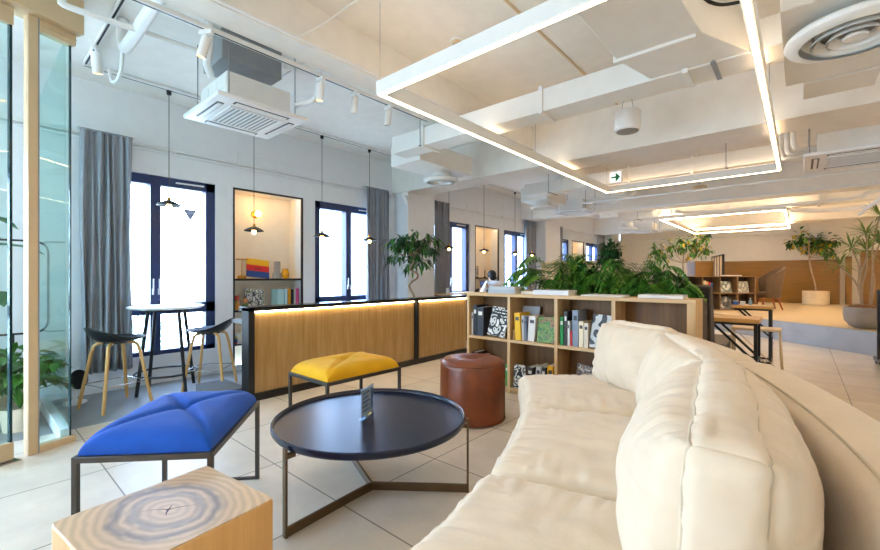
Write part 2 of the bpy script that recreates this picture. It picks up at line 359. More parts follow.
# outside
tag(obj('distant_building', MB().box(-16,-13,9,34,-8,9), ink((196,208,222)), smooth=False), 'pale grey blue building seen outside through the windows', 'building')
def blob_tree(c, r, lb):
    m = MB(); R = random.Random(int(c[1]*100))
    for _ in range(900):
        d = Vector((R.gauss(0,1),R.gauss(0,1),R.gauss(0,1))).normalized(); p = Vector(c) + d*r*R.uniform(.6,1)
        m.leaf(p, (R.gauss(0,1),R.gauss(0,1),R.gauss(0,.6)), .25, .14)
    t = thing('tree', lb, 'tree', (c[0],c[1],-6))
    o = obj('crown', m, M['glareleaf'], t); o.location = (-c[0],-c[1],6)
    o = obj('trunk', MB().tube([(c[0],c[1],-6),(c[0],c[1],c[2])],.15), M['bark'], t); o.location = (-c[0],-c[1],6)
blob_tree((-9.5,1.6,-.5), 1.3, 'leafy tree outside, coloured pale as if overexposed, low behind the high table window')
blob_tree((-9.3,5.0,-.7), 1.2, 'leafy tree outside, hidden low beyond the bar counter window')

# ------------------------------------------------------------------ curtains
def curtain(y0, y1, lb, z0=.22, z1=2.665, seed=0):
    m = MB(); R = random.Random(seed); n = 84; nz = 14; vs = []
    ph = R.uniform(0,6)
    for j in range(nz+1):
        t = j/nz; z = z0+(z1-z0)*t
        for i in range(n+1):
            s = i/n; yy = y0+(y1-y0)*s
            wv = math.sin(s*2*PI*7+ph+.5*math.sin(s*9+t*1.6)) ; amp = .042 - .018*t + .012*math.sin(s*13+2*t)
            vs.append((WX+.09+amp*wv*(.7 if t > .95 else 1), yy+.01*math.sin(6*t+s*20), z))
    fs = [(j*(n+1)+i, j*(n+1)+i+1, (j+1)*(n+1)+i+1, (j+1)*(n+1)+i) for j in range(nz) for i in range(n)]
    m.add(vs, fs)
    root = thing('curtain', lb, 'curtain', (0,0,0), 0, 'grey window curtains')
    o = obj('drape', m, M['curtain'], root, ang=180); q = o.modifiers.new('s','SOLIDIFY'); q.thickness = .004
    obj('header_tape', MB().box(WX+.082,WX+.096,y0,y1,z1-.012,z1+.008), M['curtain'], root)
    obj('curtain_rail', MB().box(WX,WX+.10,y0-.02,y1+.02,z1+.008,z1+.02), M['whitem'], root)
for i, (a, b, lb) in enumerate(((.77,1.19,'grey curtain hanging left of the high table, beside the glass partition'),(4.34,4.82,'grey curtain at the window behind the bar counter, left of the twisted tree'),
  (6.03,6.48,'grey curtain just right of the twisted tree on the bar'),(9.55,10.06,'grey curtain behind the rightmost hanging pendant lamp, past the seated person'),
  (11.22,11.72,'grey curtain above the wood partition left of the ferns'),(14.7,15.28,'farthest grey curtain, small above the ferns'))):
    curtain(a, b, lb, seed=i)
# ------------------------------------------------------------------ soft cushions
def sgn(v): return -1 if v < 0 else 1
def cushion(hx, hy, hz, r, puff, n=(40,8,28), wr=.005, seed=0, sag=0, front=1):
    """boxed cushion centred on the origin: rounded box, faces swollen by puff=(px,py,pz), creases running in from the seams"""
    idx = {}; vs = []; fs = []
    def warp(k, N): return math.sin((k/N*2-1)*PI/2*.92)/math.sin(PI/2*.92)
    h = (hx,hy,hz); off = Vector((seed*3.7, seed*1.3, seed*2.1))
    def vert(u, v, w):
        k = (round(u,5),round(v,5),round(w,5))
        if k in idx: return idx[k]
        p = Vector((u*hx, v*hy, w*hz))
        q = Vector([max(-(h[i]-r), min(h[i]-r, p[i])) for i in range(3)])
        d = p - q; nrm = d.normalized() if d.length > 1e-9 else Vector((0,0,0))
        if d.length > 1e-9: p = q + nrm*r
        g = (1-u*u, 1-v*v, 1-w*w)
        for i, (a, b) in enumerate(((1,2),(0,2),(0,1))):
            s = (u,v,w)[i]
            if abs(s) > .985: p[i] += sgn(s)*puff[i]*(front if i == 1 and s < 0 else 1)*(max(0,g[a])**.6)*(max(0,g[b])**.6)
        # creases: strongest close to the seams, running away from them
        e = sorted((1-abs(u), 1-abs(v), 1-abs(w)))
        edge = math.exp(-max(0, e[1])*4.5)
        big = noise.noise(Vector((p.x*4,p.y*4,p.z*4))+off)
        if abs(w) > .985: st = Vector((p.x*34,p.y*5,3)) if abs(v) > abs(u) else Vector((p.x*5,p.y*34,3))
        elif abs(v) > .985: st = Vector((p.x*34,7,p.z*5)) if abs(w) > abs(u) else Vector((p.x*6,7,p.z*30))
        else: st = Vector((p.x*30,p.y*6,p.z*30))
        fine = noise.noise(st+off)
        mid = noise.noise(Vector((p.x*11+p.z*6,p.y*11,p.z*9-p.x*5))+off)
        c = Vector((u*.8, v, w)).normalized()
        p += c*(wr*1.3*big + wr*1.1*mid + wr*3.2*fine*(.15+.85*edge)*min(1,e[1]/.10))
        if sag: p.z -= sag*(1-u*u)*(1 if w > 0 else 0)*(.5+.5*w)
        vs.append(tuple(p)); idx[k] = len(vs)-1
        return idx[k]
    def face(ax, s):
        a, b = [i for i in range(3) if i != ax]; na, nb = n[a], n[b]
        for i in range(na):
            for j in range(nb):
                c = []
                for di, dj in ((0,0),(1,0),(1,1),(0,1)):
                    t = [0,0,0]; t[ax] = s; t[a] = warp(i+di,na); t[b] = warp(j+dj,nb); c.append(vert(*t))
                if (s > 0) == (ax == 1): c = c[::-1]
                fs.append(tuple(c))
    for ax in range(3):
        for s in (-1,1): face(ax, s)
    m = MB(); m.v = vs; m.f = fs; m.m = [0]*len(fs)
    # the two seam loops of a boxed cushion lie on the edges of its front and back faces
    m.seams = []
    for v in (-1,1):
        ring = [vert(warp(i,n[0]),v*warp(n[1],n[1]),warp(n[2],n[2])) for i in range(n[0])] + [vert(warp(n[0],n[0]),v*warp(n[1],n[1]),warp(n[2]-j,n[2])) for j in range(n[2])]
        ring += [vert(warp(n[0]-i,n[0]),v*warp(n[1],n[1]),warp(0,n[2])) for i in range(n[0])] + [vert(warp(0,n[0]),v*warp(n[1],n[1]),warp(j,n[2])) for j in range(n[2])]
        m.seams.append([vs[k] for k in ring][::2])
    return m
def rebase(root, loc, rz=0):
    """children were modelled in place: move the empty to the thing's base and keep them where they are"""
    T = Matrix.Translation(loc) @ Matrix.Rotation(rz,4,'Z'); I = T.inverted()
    root.location = loc; root.rotation_euler = (0,0,rz)
    st = list(root.children)
    while st:
        c = st.pop(); c.data.transform(I); st += list(c.children)

# ------------------------------------------------------------------ curved sofa
SO = Vector((-4.79, .34, 0))
def pol(R, deg, z): t = math.radians(deg); return (SO.x+R*math.cos(t), SO.y+R*math.sin(t), z)
def arc_sweep(prof, d0, d1, n=28):
    m = MB(); k = len(prof); vs = []; fs = []
    for i in range(n+1):
        d = d0+(d1-d0)*i/n
        # ends draw in, so that the upholstery closes softly
        e = min(i, n-i); sh = (1-(1-min(1,e/2.))**2); cx = sum(p[0] for p in prof)/k; cz = sum(p[1] for p in prof)/k
        q = .86+.14*sh
        for R, z in prof: vs.append(pol(cx+(R-cx)*q, d, max(.05, cz+(z-cz)*q)))
    for i in range(n):
        for j in range(k):
            l = (j+1)%k; fs.append((i*k+j, (i+1)*k+j, (i+1)*k+l, i*k+l))
    fs += [tuple(range(k)), tuple(n*k+j for j in range(k))[::-1]]
    return m.add(vs, fs)
sofa = thing('sofa', 'large cream velour sofa curving along the right foreground', 'sofa')
obj('seat_base', arc_sweep([(4.06,.05),(4.06,.25),(4.1,.27),(4.95,.27),(4.97,.05)],1,37.2), M['cream'], sofa, ang=50)
def backprof():
    p = [(5.13,.05),(5.15,.3),(5.165,.6),(5.16,.72)]
    p += [(5.11+.05*math.cos(math.radians(a)), .745+.055*math.sin(math.radians(a))) for a in (10,40,70,90)]
    p += [(5.05,.803)]
    p += [(5.0+.05*math.cos(math.radians(a)), .75+.05*math.sin(math.radians(a))) for a in (95,125,155)]
    p += [(4.952,.70),(4.945,.5),(4.94,.3),(4.94,.05)]
    return p
for d0, d1 in ((1,25.4),(25.6,37.8)):
    b = obj('backrest', arc_sweep(backprof(),d0,d1), M['cream'], sofa, ang=60)
    obj('piping', MB().tube([pol(4.985,d0+.7+(d1-d0-1.4)*i/24,.799) for i in range(25)],.004,6), M['creamseam'], b)
def bendseat(mb, dmid, Rc, zc, dw):
    out = []
    for x, y, z in mb.v: out.append(pol(Rc+y, dmid+math.degrees(x/Rc)*dw, zc+z))
    mb.v = out; return mb
for i, (d0, d1) in enumerate(((1.5,14.3),(14.5,26.0),(26.2,37.2))):
    half = math.radians(d1-d0)*4.38/2-.004
    c = bendseat(cushion(half,.40,.105,.055,(.012,.02,.03),n=(84,78,12),wr=.0046,seed=i+1),(d0+d1)/2,4.40,.355,1)
    s = obj('seat_cushion', c, M['cream'], sofa, ang=180)
    pm = bendseat(MB().tube([(-half+.05+(2*half-.1)*k/20, -.385, -.075) for k in range(21)],.003,6),(d0+d1)/2,4.40,.355,1)
    obj('piping', pm, M['creamseam'], s)
for d in (3,14,26,36):
    for R in (4.2,5.0): obj('foot', MB().lathe([(.025,0),(.03,.06)],12,pol(R,d,0)), M['black'], sofa)
rebase(sofa, pol(4.55,19,0))
def back_pillow(dmid, half, hz, lean, lb, seed, Rc=4.735, zc=.665, yaw=0, roll=0, hy=.07, py=.10):
    t = thing('back_cushion', lb, 'cushion', (0,0,0), 0, 'loose back cushions of the cream sofa')
    cu = cushion(half,hy,hz,.035,(.03,py,.025),n=(96,16,64),wr=.0062,front=1.3,seed=seed,sag=.0); b = obj('cover', cu, M['cream'], t, ang=180)
    for ring in cu.seams: obj('piping', MB().tube(ring,.0032,6,closed=True), M['creamseam'], b)
    # local x runs along the sofa, y towards its back
    th = math.radians(dmid+90+yaw)
    Mx = Matrix.Translation(pol(Rc,dmid,zc)) @ Matrix.Rotation(th,4,'Z') @ Matrix.Rotation(PI,4,'Z') @ Matrix.Rotation(math.radians(-lean),4,'X') @ Matrix.Rotation(math.radians(roll),4,'Y')
    for c in t.children:
        c.data.transform(Mx)
        for g in c.children: g.data.transform(Mx)
    base_ = pol(Rc,dmid,zc-hz); rebase(t, base_)
    return t
back_pillow(12.3, .475, .23, 5, 'nearest cream back cushion, large and boxed, filling the lower right', 11, Rc=4.725, zc=.665, yaw=-5, py=.13)
back_pillow(22.6, .37, .225, 7, 'middle cream back cushion of the sofa, between the nearest and the farthest', 12, Rc=4.77, zc=.66, py=.11)
back_pillow(32.8, .345, .215, 12, 'farthest cream back cushion, standing in front of the bookcase', 13, Rc=4.71, zc=.655, yaw=15, roll=-3, hy=.06, py=.09)

# ------------------------------------------------------------------ upholstered benches
def bench(name, L, Fc, Rr, B, zf, mat, metal, lb, cushion_h):
    L, Fc, Rr, B = [Vector((p[0],p[1],0)) for p in (L,Fc,Rr,B)]
    t = thing(name, lb, 'bench')
    fr = MB()
    cs = [L,Fc,Rr,B]
    for i in range(4):
        a, b = cs[i], cs[(i+1)%4]; fr.bar(a+Vector((0,0,zf-.0125)), b+Vector((0,0,zf-.0125)), .022, .025)
    for k in range(1,5): fr.bar(L.lerp(Fc,k/5)+Vector((0,0,zf-.008)), B.lerp(Rr,k/5)+Vector((0,0,zf-.008)), .03, .008)
    obj('frame', fr, metal, t, bevel=.002)
    ctr = (L+Fc+Rr+B)/4
    for p in cs:
        obj('leg', MB().bar(p+Vector((0,0,0)), p+Vector((0,0,zf)), .022, .022, up=(Rr-Fc).normalized()), metal, t, bevel=.002)
    for a, b in ((L,Fc),(B,Rr)): obj('floor_bar', MB().bar(a+Vector((0,0,.007)), b+Vector((0,0,.007)), .02, .014), metal, t, bevel=.002)
    n = 44; vs = []; fs = []
    def pt(u, v): return L*(1-u)*(1-v)/4+Fc*(1+u)*(1-v)/4+Rr*(1+u)*(1+v)/4+B*(1-u)*(1+v)/4
    def wv(k): return math.sin((k/n*2-1)*PI/2)
    for side in (0,1):
        for i in range(n+1):
            for j in range(n+1):
                u, v = wv(i), wv(j); p = pt(u*.985, v*.985)
                if side == 0:
                    e = (1-u**8)*(1-v**8); dd = abs(abs(u)-abs(v)); rr = max(abs(u),abs(v))
                    hgt = cushion_h*(.55*e**.3 + .45*e**.5*(1-.4*rr*rr))
                    hgt -= cushion_h*.30*math.exp(-dd*14)*(1-rr**6)*(.55+.45*(1-rr)) + cushion_h*.22*math.exp(-(rr*6)**2)
                    hgt += .004*noise.noise(Vector((p.x*9,p.y*9,1)))
                    z = zf + max(.0,hgt) + .006
                else: z = zf + .001
                vs.append((p.x,p.y,z))
    N = (n+1)*(n+1); g = lambda i,j: i*(n+1)+j
    for i in range(n):
        for j in range(n):
            fs.append((g(i,j),g(i+1,j),g(i+1,j+1),g(i,j+1))); fs.append((N+g(i,j),N+g(i,j+1),N+g(i+1,j+1),N+g(i+1,j)))
    for k in range(n):
        fs += [(g(k,0),N+g(k,0),N+g(k+1,0),g(k+1,0)),(g(k+1,n),N+g(k+1,n),N+g(k,n),g(k,n)),(g(0,k+1),N+g(0,k+1),N+g(0,k),g(0,k)),(g(n,k),N+g(n,k),N+g(n,k+1),g(n,k+1))]
    obj('cushion', MB().add(vs,fs), mat, t, ang=70)
    rebase(t, tuple(ctr), math.atan2((Fc-L).y,(Fc-L).x))
bench('upholstered_bench', (-2.24,.306), (-1.874,.687), (-2.428,1.148), (-2.765,.767), .46, M['blue'], M['steel'], 'cobalt blue quilted bench on a thin square metal frame, left of the round table', .10)
bench('upholstered_bench', (-3.05,1.706), (-2.537,1.703), (-2.528,2.396), (-3.04,2.40), .44, M['yellow'], M['steel'], 'mustard yellow quilted bench in front of the wooden bar counter', .10)

# ------------------------------------------------------------------ coffee table
t = thing('coffee_table', 'round blue black tray-top coffee table on three bronze legs', 'table', (-1.82,1.51,0))
pr = [(.01,.385),(.497,.385),(.520,.392),(.527,.402),(.527,.424),(.521,.428),(.515,.424),(.510,.408),(.47,.406),(.01,.406)]
obj('tabletop', MB().lathe(pr,96), M['tabletop'], t, ang=50)
for a in (-86, 38, 158):
    A = math.radians(a); d = Vector((math.cos(A), math.sin(A), 0))
    obj('leg', MB().bar(d*.54+Vector((0,0,0)), d*.54+Vector((0,0,.41)), .026, .012, up=d).bar(d*.49+Vector((0,0,.37)), d*.545+Vector((0,0,.37)), .022, .022), M['bronze'], t, bevel=.002)
    obj('floor_bar', MB().bar(d*.0+Vector((0,0,.022)), d*.545+Vector((0,0,.022)), .014, .044), M['bronze'], t, bevel=.002)
t = thing('sign_holder', 'clear acrylic card holder standing on the round coffee table', 'sign holder', (-1.855,1.51,.407), math.radians(116))
obj('holder', MB().box(-.08,.08,-.004,-.001,0,.165).box(-.08,.08,.001,.004,0,.165).box(-.08,.08,-.014,.014,0,.003), M['acry'], t, smooth=False)
cd = MB().box(-.075,.075,-.0008,.0008,.008,.158)
ca = obj('card', cd, ink((226,232,240)), t, smooth=False)
ln = MB()
for s in (-1,1):
    ln.box(.045,.068,s*.0012-.0003,s*.0012+.0003,.03,.145)
    for q in range(5): ln.box(-.06,.025-.012*(q%2),s*.0012-.0003,s*.0012+.0003,.035+q*.024,.043+q*.024)
obj('print', ln, ink((84,110,150)), ca, smooth=False)

# ------------------------------------------------------------------ tree-trunk side table and pouf
t = thing('stump_table', 'square sawn tree trunk stool with growth rings in the near left corner', 'stool', (-1.586,.45,0), math.radians(7))
b = MB(); R = random.Random(3); n = 14; prof = []
for s in range(4):
    for k in range(n):
        u = -1+2*k/n; x, y = [(u,-1),(1,u),(-u,1),(-1,-u)][s]
        f = 1-.012*max(0,abs(u)-.9)*10
        prof.append((x*.228*f+.003*noise.noise(Vector((s,k*.4,0))), y*.242*f+.003*noise.noise(Vector((s+9,k*.4,0)))))
b.prism(prof,0,.42); obj('block', b, M['stumpside'], t, bevel=.006, ang=30)
obj('end_grain', MB().prism([(x*.985,y*.985) for x,y in prof],.418,.4235), M['stumptop'], t, smooth=False)
ck = MB()
def crackline(pts, w):
    l = [Vector(p+(0,)) for p in pts]
    for i in range(len(l)-1):
        q0 = w*(1-abs(2*i/(len(l)-1)-1)); q1 = w*(1-abs(2*(i+1)/(len(l)-1)-1)); d = (l[i+1]-l[i]).normalized(); nn = Vector((-d.y,d.x,0))
        ck.add([l[i]+nn*q0+Vector((0,0,.4237)), l[i]-nn*q0+Vector((0,0,.4237)), l[i+1]-nn*q1+Vector((0,0,.4237)), l[i+1]+nn*q1+Vector((0,0,.4237))],[(0,1,2,3)])
crackline([(-.07,-.07),(-.045,-.035),(-.02,-.01),(.0,.0),(.015,.03),(.035,.055),(.05,.085)],.0025)
crackline([(-.025,.025),(-.01,.012),(.0,.0),(.02,-.015),(.035,-.02)],.0035)
obj('crack', ck, ink((30,22,18)), t, smooth=False)
t = thing('pouf', 'round brown leather pouf in front of the oak bookcase', 'pouf', (-2.1,2.84,0))
pr = [(.02,.0),(.25,.0),(.268,.012),(.272,.05),(.274,.25),(.272,.45),(.262,.485),(.24,.502),(.16,.515),(.08,.51),(.03,.492),(.003,.486)]
obj('body', MB().lathe(pr,64,cap=True), M['leather'], t, ang=60)
s = MB().tube([(.266*math.cos(k*PI/32),.266*math.sin(k*PI/32),.478) for k in range(64)],.006,6,closed=True)
s.tube([(.271*math.cos(k*PI/32),.271*math.sin(k*PI/32),.018) for k in range(64)],.006,6,closed=True)
for a in (20,140,260):
    A = math.radians(a); s.tube([(.275*math.cos(A),.275*math.sin(A),z) for z in (.03,.15,.25,.35,.46)],.004,6)
obj('seam', s, M['leather'], t); obj('button', MB().lathe([(.001,.487),(.02,.489),(.022,.495),(.012,.5),(.001,.501)],16), M['leather'], t)

# ------------------------------------------------------------------ bar counter
BX = -3.92
t = thing('bar_counter', 'long bar counter with glossy wood front and black frame below the windows', 'counter', (BX,3.5,0))
def bl(mb): mb.v = [(x-BX,y-3.5,z) for x,y,z in mb.v]; return mb
obj('end_panel', bl(MB().box(-4.07,BX,1.77,1.83,0,.9)), M['black'], t, bevel=.003)
obj('countertop', bl(MB().box(-4.13,BX,1.77,5.2,.862,.902)), M['blackgl'], t, bevel=.003)
obj('plinth', bl(MB().box(-4.07,BX-.015,1.83,5.2,0,.07)), M['black'], t, bevel=.002)
obj('divider', bl(MB().box(-4.07,BX,4.03,4.085,.07,.862)), M['black'], t, bevel=.002)
for a, b in ((1.83,4.03),(4.085,5.2)):
    obj('front_panel', bl(MB().box(-4.05,BX-.045,a,b,.07,.862)), M['ply'], t, smooth=False)
    obj('light_strip', bl(MB().box(BX-.042,BX-.022,a+.02,b-.02,.846,.861)), M['ledbar'], t, smooth=False)
obj('back_counter', bl(MB().box(-4.62,-4.075,1.9,5.2,.70,.74)), M['greyp'], t, bevel=.003)
obj('back_panel', bl(MB().box(-4.075,-4.05,1.86,5.2,0,.86)), M['greyp'], t)
obj('cabinet', bl(MB().box(-4.58,-4.08,2.3,5.2,0,.70)), M['greyp'], t)
tag(obj('storage_box', MB().box(-4.62,-4.1,1.55,1.84,0,.11), M['grey'], bevel=.01), 'low grey cloth box on the floor at the end of the bar counter', 'box')

# ------------------------------------------------------------------ high table and bar stools
t = thing('high_table', 'round white high table with black legs at the tall window', 'table', (-5.05,1.42,0), math.radians(-28))
obj('tabletop', MB().lathe([(.01,.862),(.32,.862),(.345,.872),(.348,.88),(.345,.886),(.01,.886)],64), M['white'], t, ang=40)
obj('underframe', MB().lathe([(.02,.84),(.22,.84),(.22,.862),(.02,.862)],32), M['black'], t)
for k in range(4):
    a = PI/4+k*PI/2; c, s = math.cos(a), math.sin(a)
    obj('leg', MB().tube([(.3*c,.3*s,0),(.19*c,.19*s,.85)],.017,12), M['black'], t)
obj('foot_ring', MB().tube([(.28*math.cos(k*PI/24),.28*math.sin(k*PI/24),.19) for k in range(48)],.011,8,closed=True), M['black'], t)
def make_stool():
    t = thing('bar_stool', '', 'stool', (0,0,0), 0, 'bar stools at the high table')
    n, mr = 40, 12; vs = []; fs = []
    for side in (0,1):
        for i in range(mr+1):
            rr = i/mr
            for k in range(n):
                a = 2*PI*k/n; x = .232*rr*math.cos(a)*(1 if math.cos(a) < 0 else .98); y = .225*rr*math.sin(a)
                z = .60 + .045*rr**3 + .105*max(0,-math.cos(a))**1.5*rr**4 - .012*max(0,math.cos(a))*rr**4 - .012*side*(1-.3*rr)
                vs.append((x,y,z))
    N = (mr+1)*n
    for i in range(mr):
        for k in range(n):
            l = (k+1)%n
            fs.append((i*n+k,(i+1)*n+k,(i+1)*n+l,i*n+l)); fs.append((N+i*n+k,N+i*n+l,N+(i+1)*n+l,N+(i+1)*n+k))
    for k in range(n): l = (k+1)%n; fs.append((mr*n+k,N+mr*n+k,N+mr*n+l,mr*n+l))
    obj('seat', MB().add(vs,fs), M['black'], t, ang=60)
    for sx in (-1,1):
        for sy in (-1,1):
            pts = [(sx*.20,sy*.20,0)]
            for q in range(1,8): f = q/8; pts.append((sx*(.20-.075*f),sy*(.20-.075*f),.555*f))
            pts += [(sx*.118,sy*.115,.565),(sx*.10,sy*.095,.583),(sx*.06,sy*.06,.59),(sx*.02,sy*.02,.59)]
            obj('leg', MB().tube(pts,[.0125]+[.0145]*(len(pts)-1),10), M['legwood'], t)
    q = .17; obj('footrest', MB().tube([(-q,-q,.22),(q,-q,.22),(q,q,.22),(-q,q,.22)],.005,8,closed=True), M['chrome'], t)
    obj('seat_mount', MB().lathe([(.001,.582),(.09,.582),(.09,.6),(.001,.6)],24), M['black'], t)
    return t
s0 = make_stool(); place(s0,(-4.775,.935,0),math.radians(106)); s0['label'] = 'black shell bar stool with wooden legs left of the high table, beside the curtain'
dup(s0,(-4.80,1.76,0),math.radians(229),'black shell bar stool with wooden legs right of the high table, towards the bar')

# ------------------------------------------------------------------ oak bookcase
BK = (-2.79, 3.67)
t = thing('bookcase', 'low oak bookcase with eight square compartments behind the sofa', 'bookcase', (-1.7,3.67,0))
def bk(mb): mb.v = [(x+1.7,y-3.67,z) for x,y,z in mb.v]; return mb
obj('top_board', bk(MB().box(-2.79,-.6,3.67,3.97,.985,1.017)), M['oak'], t, bevel=.002)
obj('bottom_board', bk(MB().box(-2.76,-.63,3.672,3.965,.03,.062)), M['oak'], t, bevel=.002)
obj('plinth', bk(MB().box(-2.76,-.63,3.69,3.955,0,.03)), M['oak'], t)
ups = [(-2.79,-2.758),(-2.27,-2.238),(-1.755,-1.723),(-1.228,-1.196),(-.66,-.6)]
for a, b in ups: obj('upright', bk(MB().box(a,b,3.67,3.968,0,.985)), M['oakz'], t, bevel=.002)
for i in range(4): obj('shelf', bk(MB().box(ups[i][1],ups[i+1][0],3.673,3.962,.52,.55)), M['oak'], t, bevel=.002)
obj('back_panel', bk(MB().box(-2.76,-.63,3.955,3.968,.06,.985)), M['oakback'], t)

# ------------------------------------------------------------------ books
def book(x, z, w, h, d, col, lb, group, y=3.70, tilt=0, pages=True, mat=None, yaw=0):
    """upright book, spine towards -y; x = left edge, z = foot, tilt leans it to the right (deg)"""
    t = thing('book', lb, 'book', (x+w/2,y,z), yaw, group)
    m = mat or ink(col); T = Matrix.Rotation(math.radians(tilt),4,'Y')
    c = MB(); c.M = T; c.box(-w/2,-w/2+.0025,0,d,0,h); c.box(w/2-.0025,w/2,0,d,0,h); c.box(-w/2,w/2,0,.003,0,h)
    lift = max(0, w/2*math.sin(math.radians(abs(tilt))))
    o = obj('cover', c, m, t, bevel=.001); o.location.z = lift
    p = MB(); p.M = T; p.box(-w/2+.0025,w/2-.0025,.003,d-.004,.003,h-.003); o = obj('pages', p, M['paper'], t, smooth=False); o.location.z = lift
    if h > .2 and w > .02:
        s = MB(); s.M = T; s.box(-w*.3,w*.3,-.0006,0,h*.72,h*.85); o = obj('spine_label', s, ink((224,222,214)) if sum(col) < 380 else ink((60,60,66)), t, smooth=False); o.location.z = lift
    return t
def facing(x, z, w, h, mat, lb, group, y=3.76, lean=12, yaw=0, roll=0, th=.014, cat='magazine', name='magazine', title=None):
    """cover turned to the viewer, leaning back"""
    t = thing(name, lb, cat, (x+w/2,y,z), yaw, group)
    T = Matrix.Rotation(math.radians(-lean),4,'X') @ Matrix.Rotation(math.radians(roll),4,'Y')
    up = abs(math.sin(math.radians(roll)))*w/2 + th*math.sin(math.radians(lean))
    c = MB(); c.M = T; c.box(-w/2,w/2,0,.002,0,h); c.box(-w/2,w/2,th-.002,th,0,h); c.box(-w/2,-w/2+.002,0,th,0,h); o = obj('cover', c, mat, t, smooth=False); o.location.z = up
    p = MB(); p.M = T; p.box(-w/2+.002,w/2-.003,.002,th-.002,.002,h-.002); o = obj('pages', p, M['paper'], t, smooth=False); o.location.z = up
    if title:
        s = MB(); s.M = T
        for zz, x0, x1, hh in title: s.box(x0*w,x1*w,-.0008,0,zz*h,(zz+hh)*h)
        o = obj('title_block', s, ink((20,20,22)), t, smooth=False); o.location.z = up
def flat(x, y, z, w, d, h, col, lb, group, yaw=0, cover=None):
    t = thing('book', lb, 'book', (x,y,z), yaw, group)
    c = MB(); c.box(-w/2,w/2,-d/2,d/2,h-.003,h); c.box(-w/2,w/2,-d/2,d/2,0,.003); c.box(-w/2,w/2,-d/2,-d/2+.003,0,h); obj('cover', c, cover or ink(col), t, bevel=.001)
    obj('pages', MB().box(-w/2+.003,w/2-.004,-d/2+.003,d/2-.004,.003,h-.003), M['paper'], t, smooth=False)
bw = patch('black_white_print',[(232,230,224),(30,30,32),(210,208,200),(60,60,62),(236,234,228)],13)
bw2 = patch('portrait_print',[(40,42,48),(196,200,200),(36,38,44),(214,214,210)],7)
grn = patch('garden_print',[(40,92,28),(120,150,50),(60,120,40),(150,110,60),(30,70,30)],16)
dkp = patch('dark_pattern_print',[(50,36,30),(150,120,90),(70,50,40),(190,180,160),(36,30,30)],22)
G1 = 'books in the upper left compartment'; G2 = 'books in the second upper compartment'; G3 = 'books in the third upper compartment'; G4 = 'books in the lower compartments'
ZU, ZL = .55, .062
book(-2.748,ZU,.022,.25,.2,(216,206,190),'thin pale book at the far left end of the upper row',G1)
book(-2.722,ZU,.045,.33,.22,(28,34,46),'tall dark navy book, second from the left in the upper row',G1)
book(-2.672,ZU,.085,.31,.23,(52,58,68),'thick charcoal binder beside the black and white magazine',G1)
facing(-2.545,ZU,.22,.31,bw,'black and white illustrated magazine leaning in the upper left compartment',G1,y=3.70,lean=14,roll=6,title=[(.83,-.35,.4,.06),(.73,-.42,.42,.06),(.63,-.4,.3,.05)])
book(-2.225,ZU,.026,.10,.13,(168,120,56),'small brown pocket book at the foot of the yellow book',G2)
facing(-2.225,ZU,.2,.335,ink((160,164,168)),'tall plain grey book standing at the back of the second compartment',G2,y=3.86,lean=8,cat='book',name='book')
book(-2.190,ZU,.065,.275,.21,(244,190,20),'bright yellow book in the second upper compartment',G2,y=3.695,tilt=-3)
book(-2.115,ZU,.025,.25,.2,(196,190,184),'thin pale grey book just right of the yellow book',G2,tilt=-2)
book(-2.085,ZU,.022,.235,.2,(120,130,150),'thin slate blue paperback between two pale books',G2,tilt=-2)
book(-2.055,ZU,.075,.25,.2,(226,222,216),'thick white book left of the green garden book',G2,tilt=4)
facing(-1.952,ZU,.185,.25,grn,'green garden picture book with small teal label in the second compartment',G2,y=3.70,lean=10,roll=-1,cat='book',name='book')
book(-1.712,ZU,.035,.265,.2,(10,140,62),'green book at the left of the third upper compartment',G3)
book(-1.672,ZU,.032,.32,.22,(48,44,42),'tall black book with grey lettering right of the green book',G3)
book(-1.637,ZU,.022,.23,.2,(226,224,218),'thin white paperback right of the tall black book',G3)
book(-1.612,ZU,.018,.14,.16,(206,40,36),'short red book low in the third upper compartment',G3)
book(-1.590,ZU,.055,.335,.22,(136,148,166),'tallest grey blue book in the third upper compartment',G3)
book(-1.530,ZU,.045,.235,.2,(236,222,190),'cream book with yellow edge right of the grey blue book',G3)
book(-1.482,ZU,.04,.225,.2,(222,210,188),'pale beige book touching the portrait magazine',G3)
facing(-1.435,ZU,.2,.30,bw2,'dark portrait magazine leaning in the third upper compartment',G3,y=3.70,lean=12,roll=3)
for i, (x, wd, h, c, lb) in enumerate(((-2.74,.06,.30,(24,24,26),'black book low behind the leather pouf'),(-2.67,.07,.27,(40,40,44),'dark grey book low behind the leather pouf'),(-2.31,.03,.22,(40,150,70),'green book edge just right of the pouf in the lower row'))):
    book(x,ZL,wd,h,.2,c,lb,G4)
facing(-2.215,ZL,.13,.235,bw,'cream and black patterned magazine low in the second column',G4,y=3.695,lean=5)
book(-2.07,ZL,.06,.23,.2,(52,50,50),'dark striped book in the lower second compartment',G4,tilt=4)
book(-1.99,ZL,.05,.25,.2,(214,210,204),'pale grey book leaning in the lower second compartment',G4,tilt=8)
book(-1.92,ZL,.045,.25,.2,(60,58,58),'black book with white bands in the lower second compartment',G4,tilt=5)
book(-1.84,ZL,.06,.275,.2,(240,180,24),'yellow book at the right end of the lower second compartment',G4)
facing(-1.60,ZL,.25,.30,dkp,'dark patterned picture book in the lower third compartment',G4,y=3.72,lean=10,roll=6)
facing(-1.38,ZL,.12,.22,ink((110,140,176)),'pale blue booklet in the lower third compartment by the sofa cushion',G4,y=3.70,lean=10,roll=6)
GT = 'books lying on the oak bookcase'
flat(-2.385,3.83,1.017,.31,.23,.037,(176,188,198),'grey blue hardback at the bottom of the left pile on the bookcase',GT,.12)
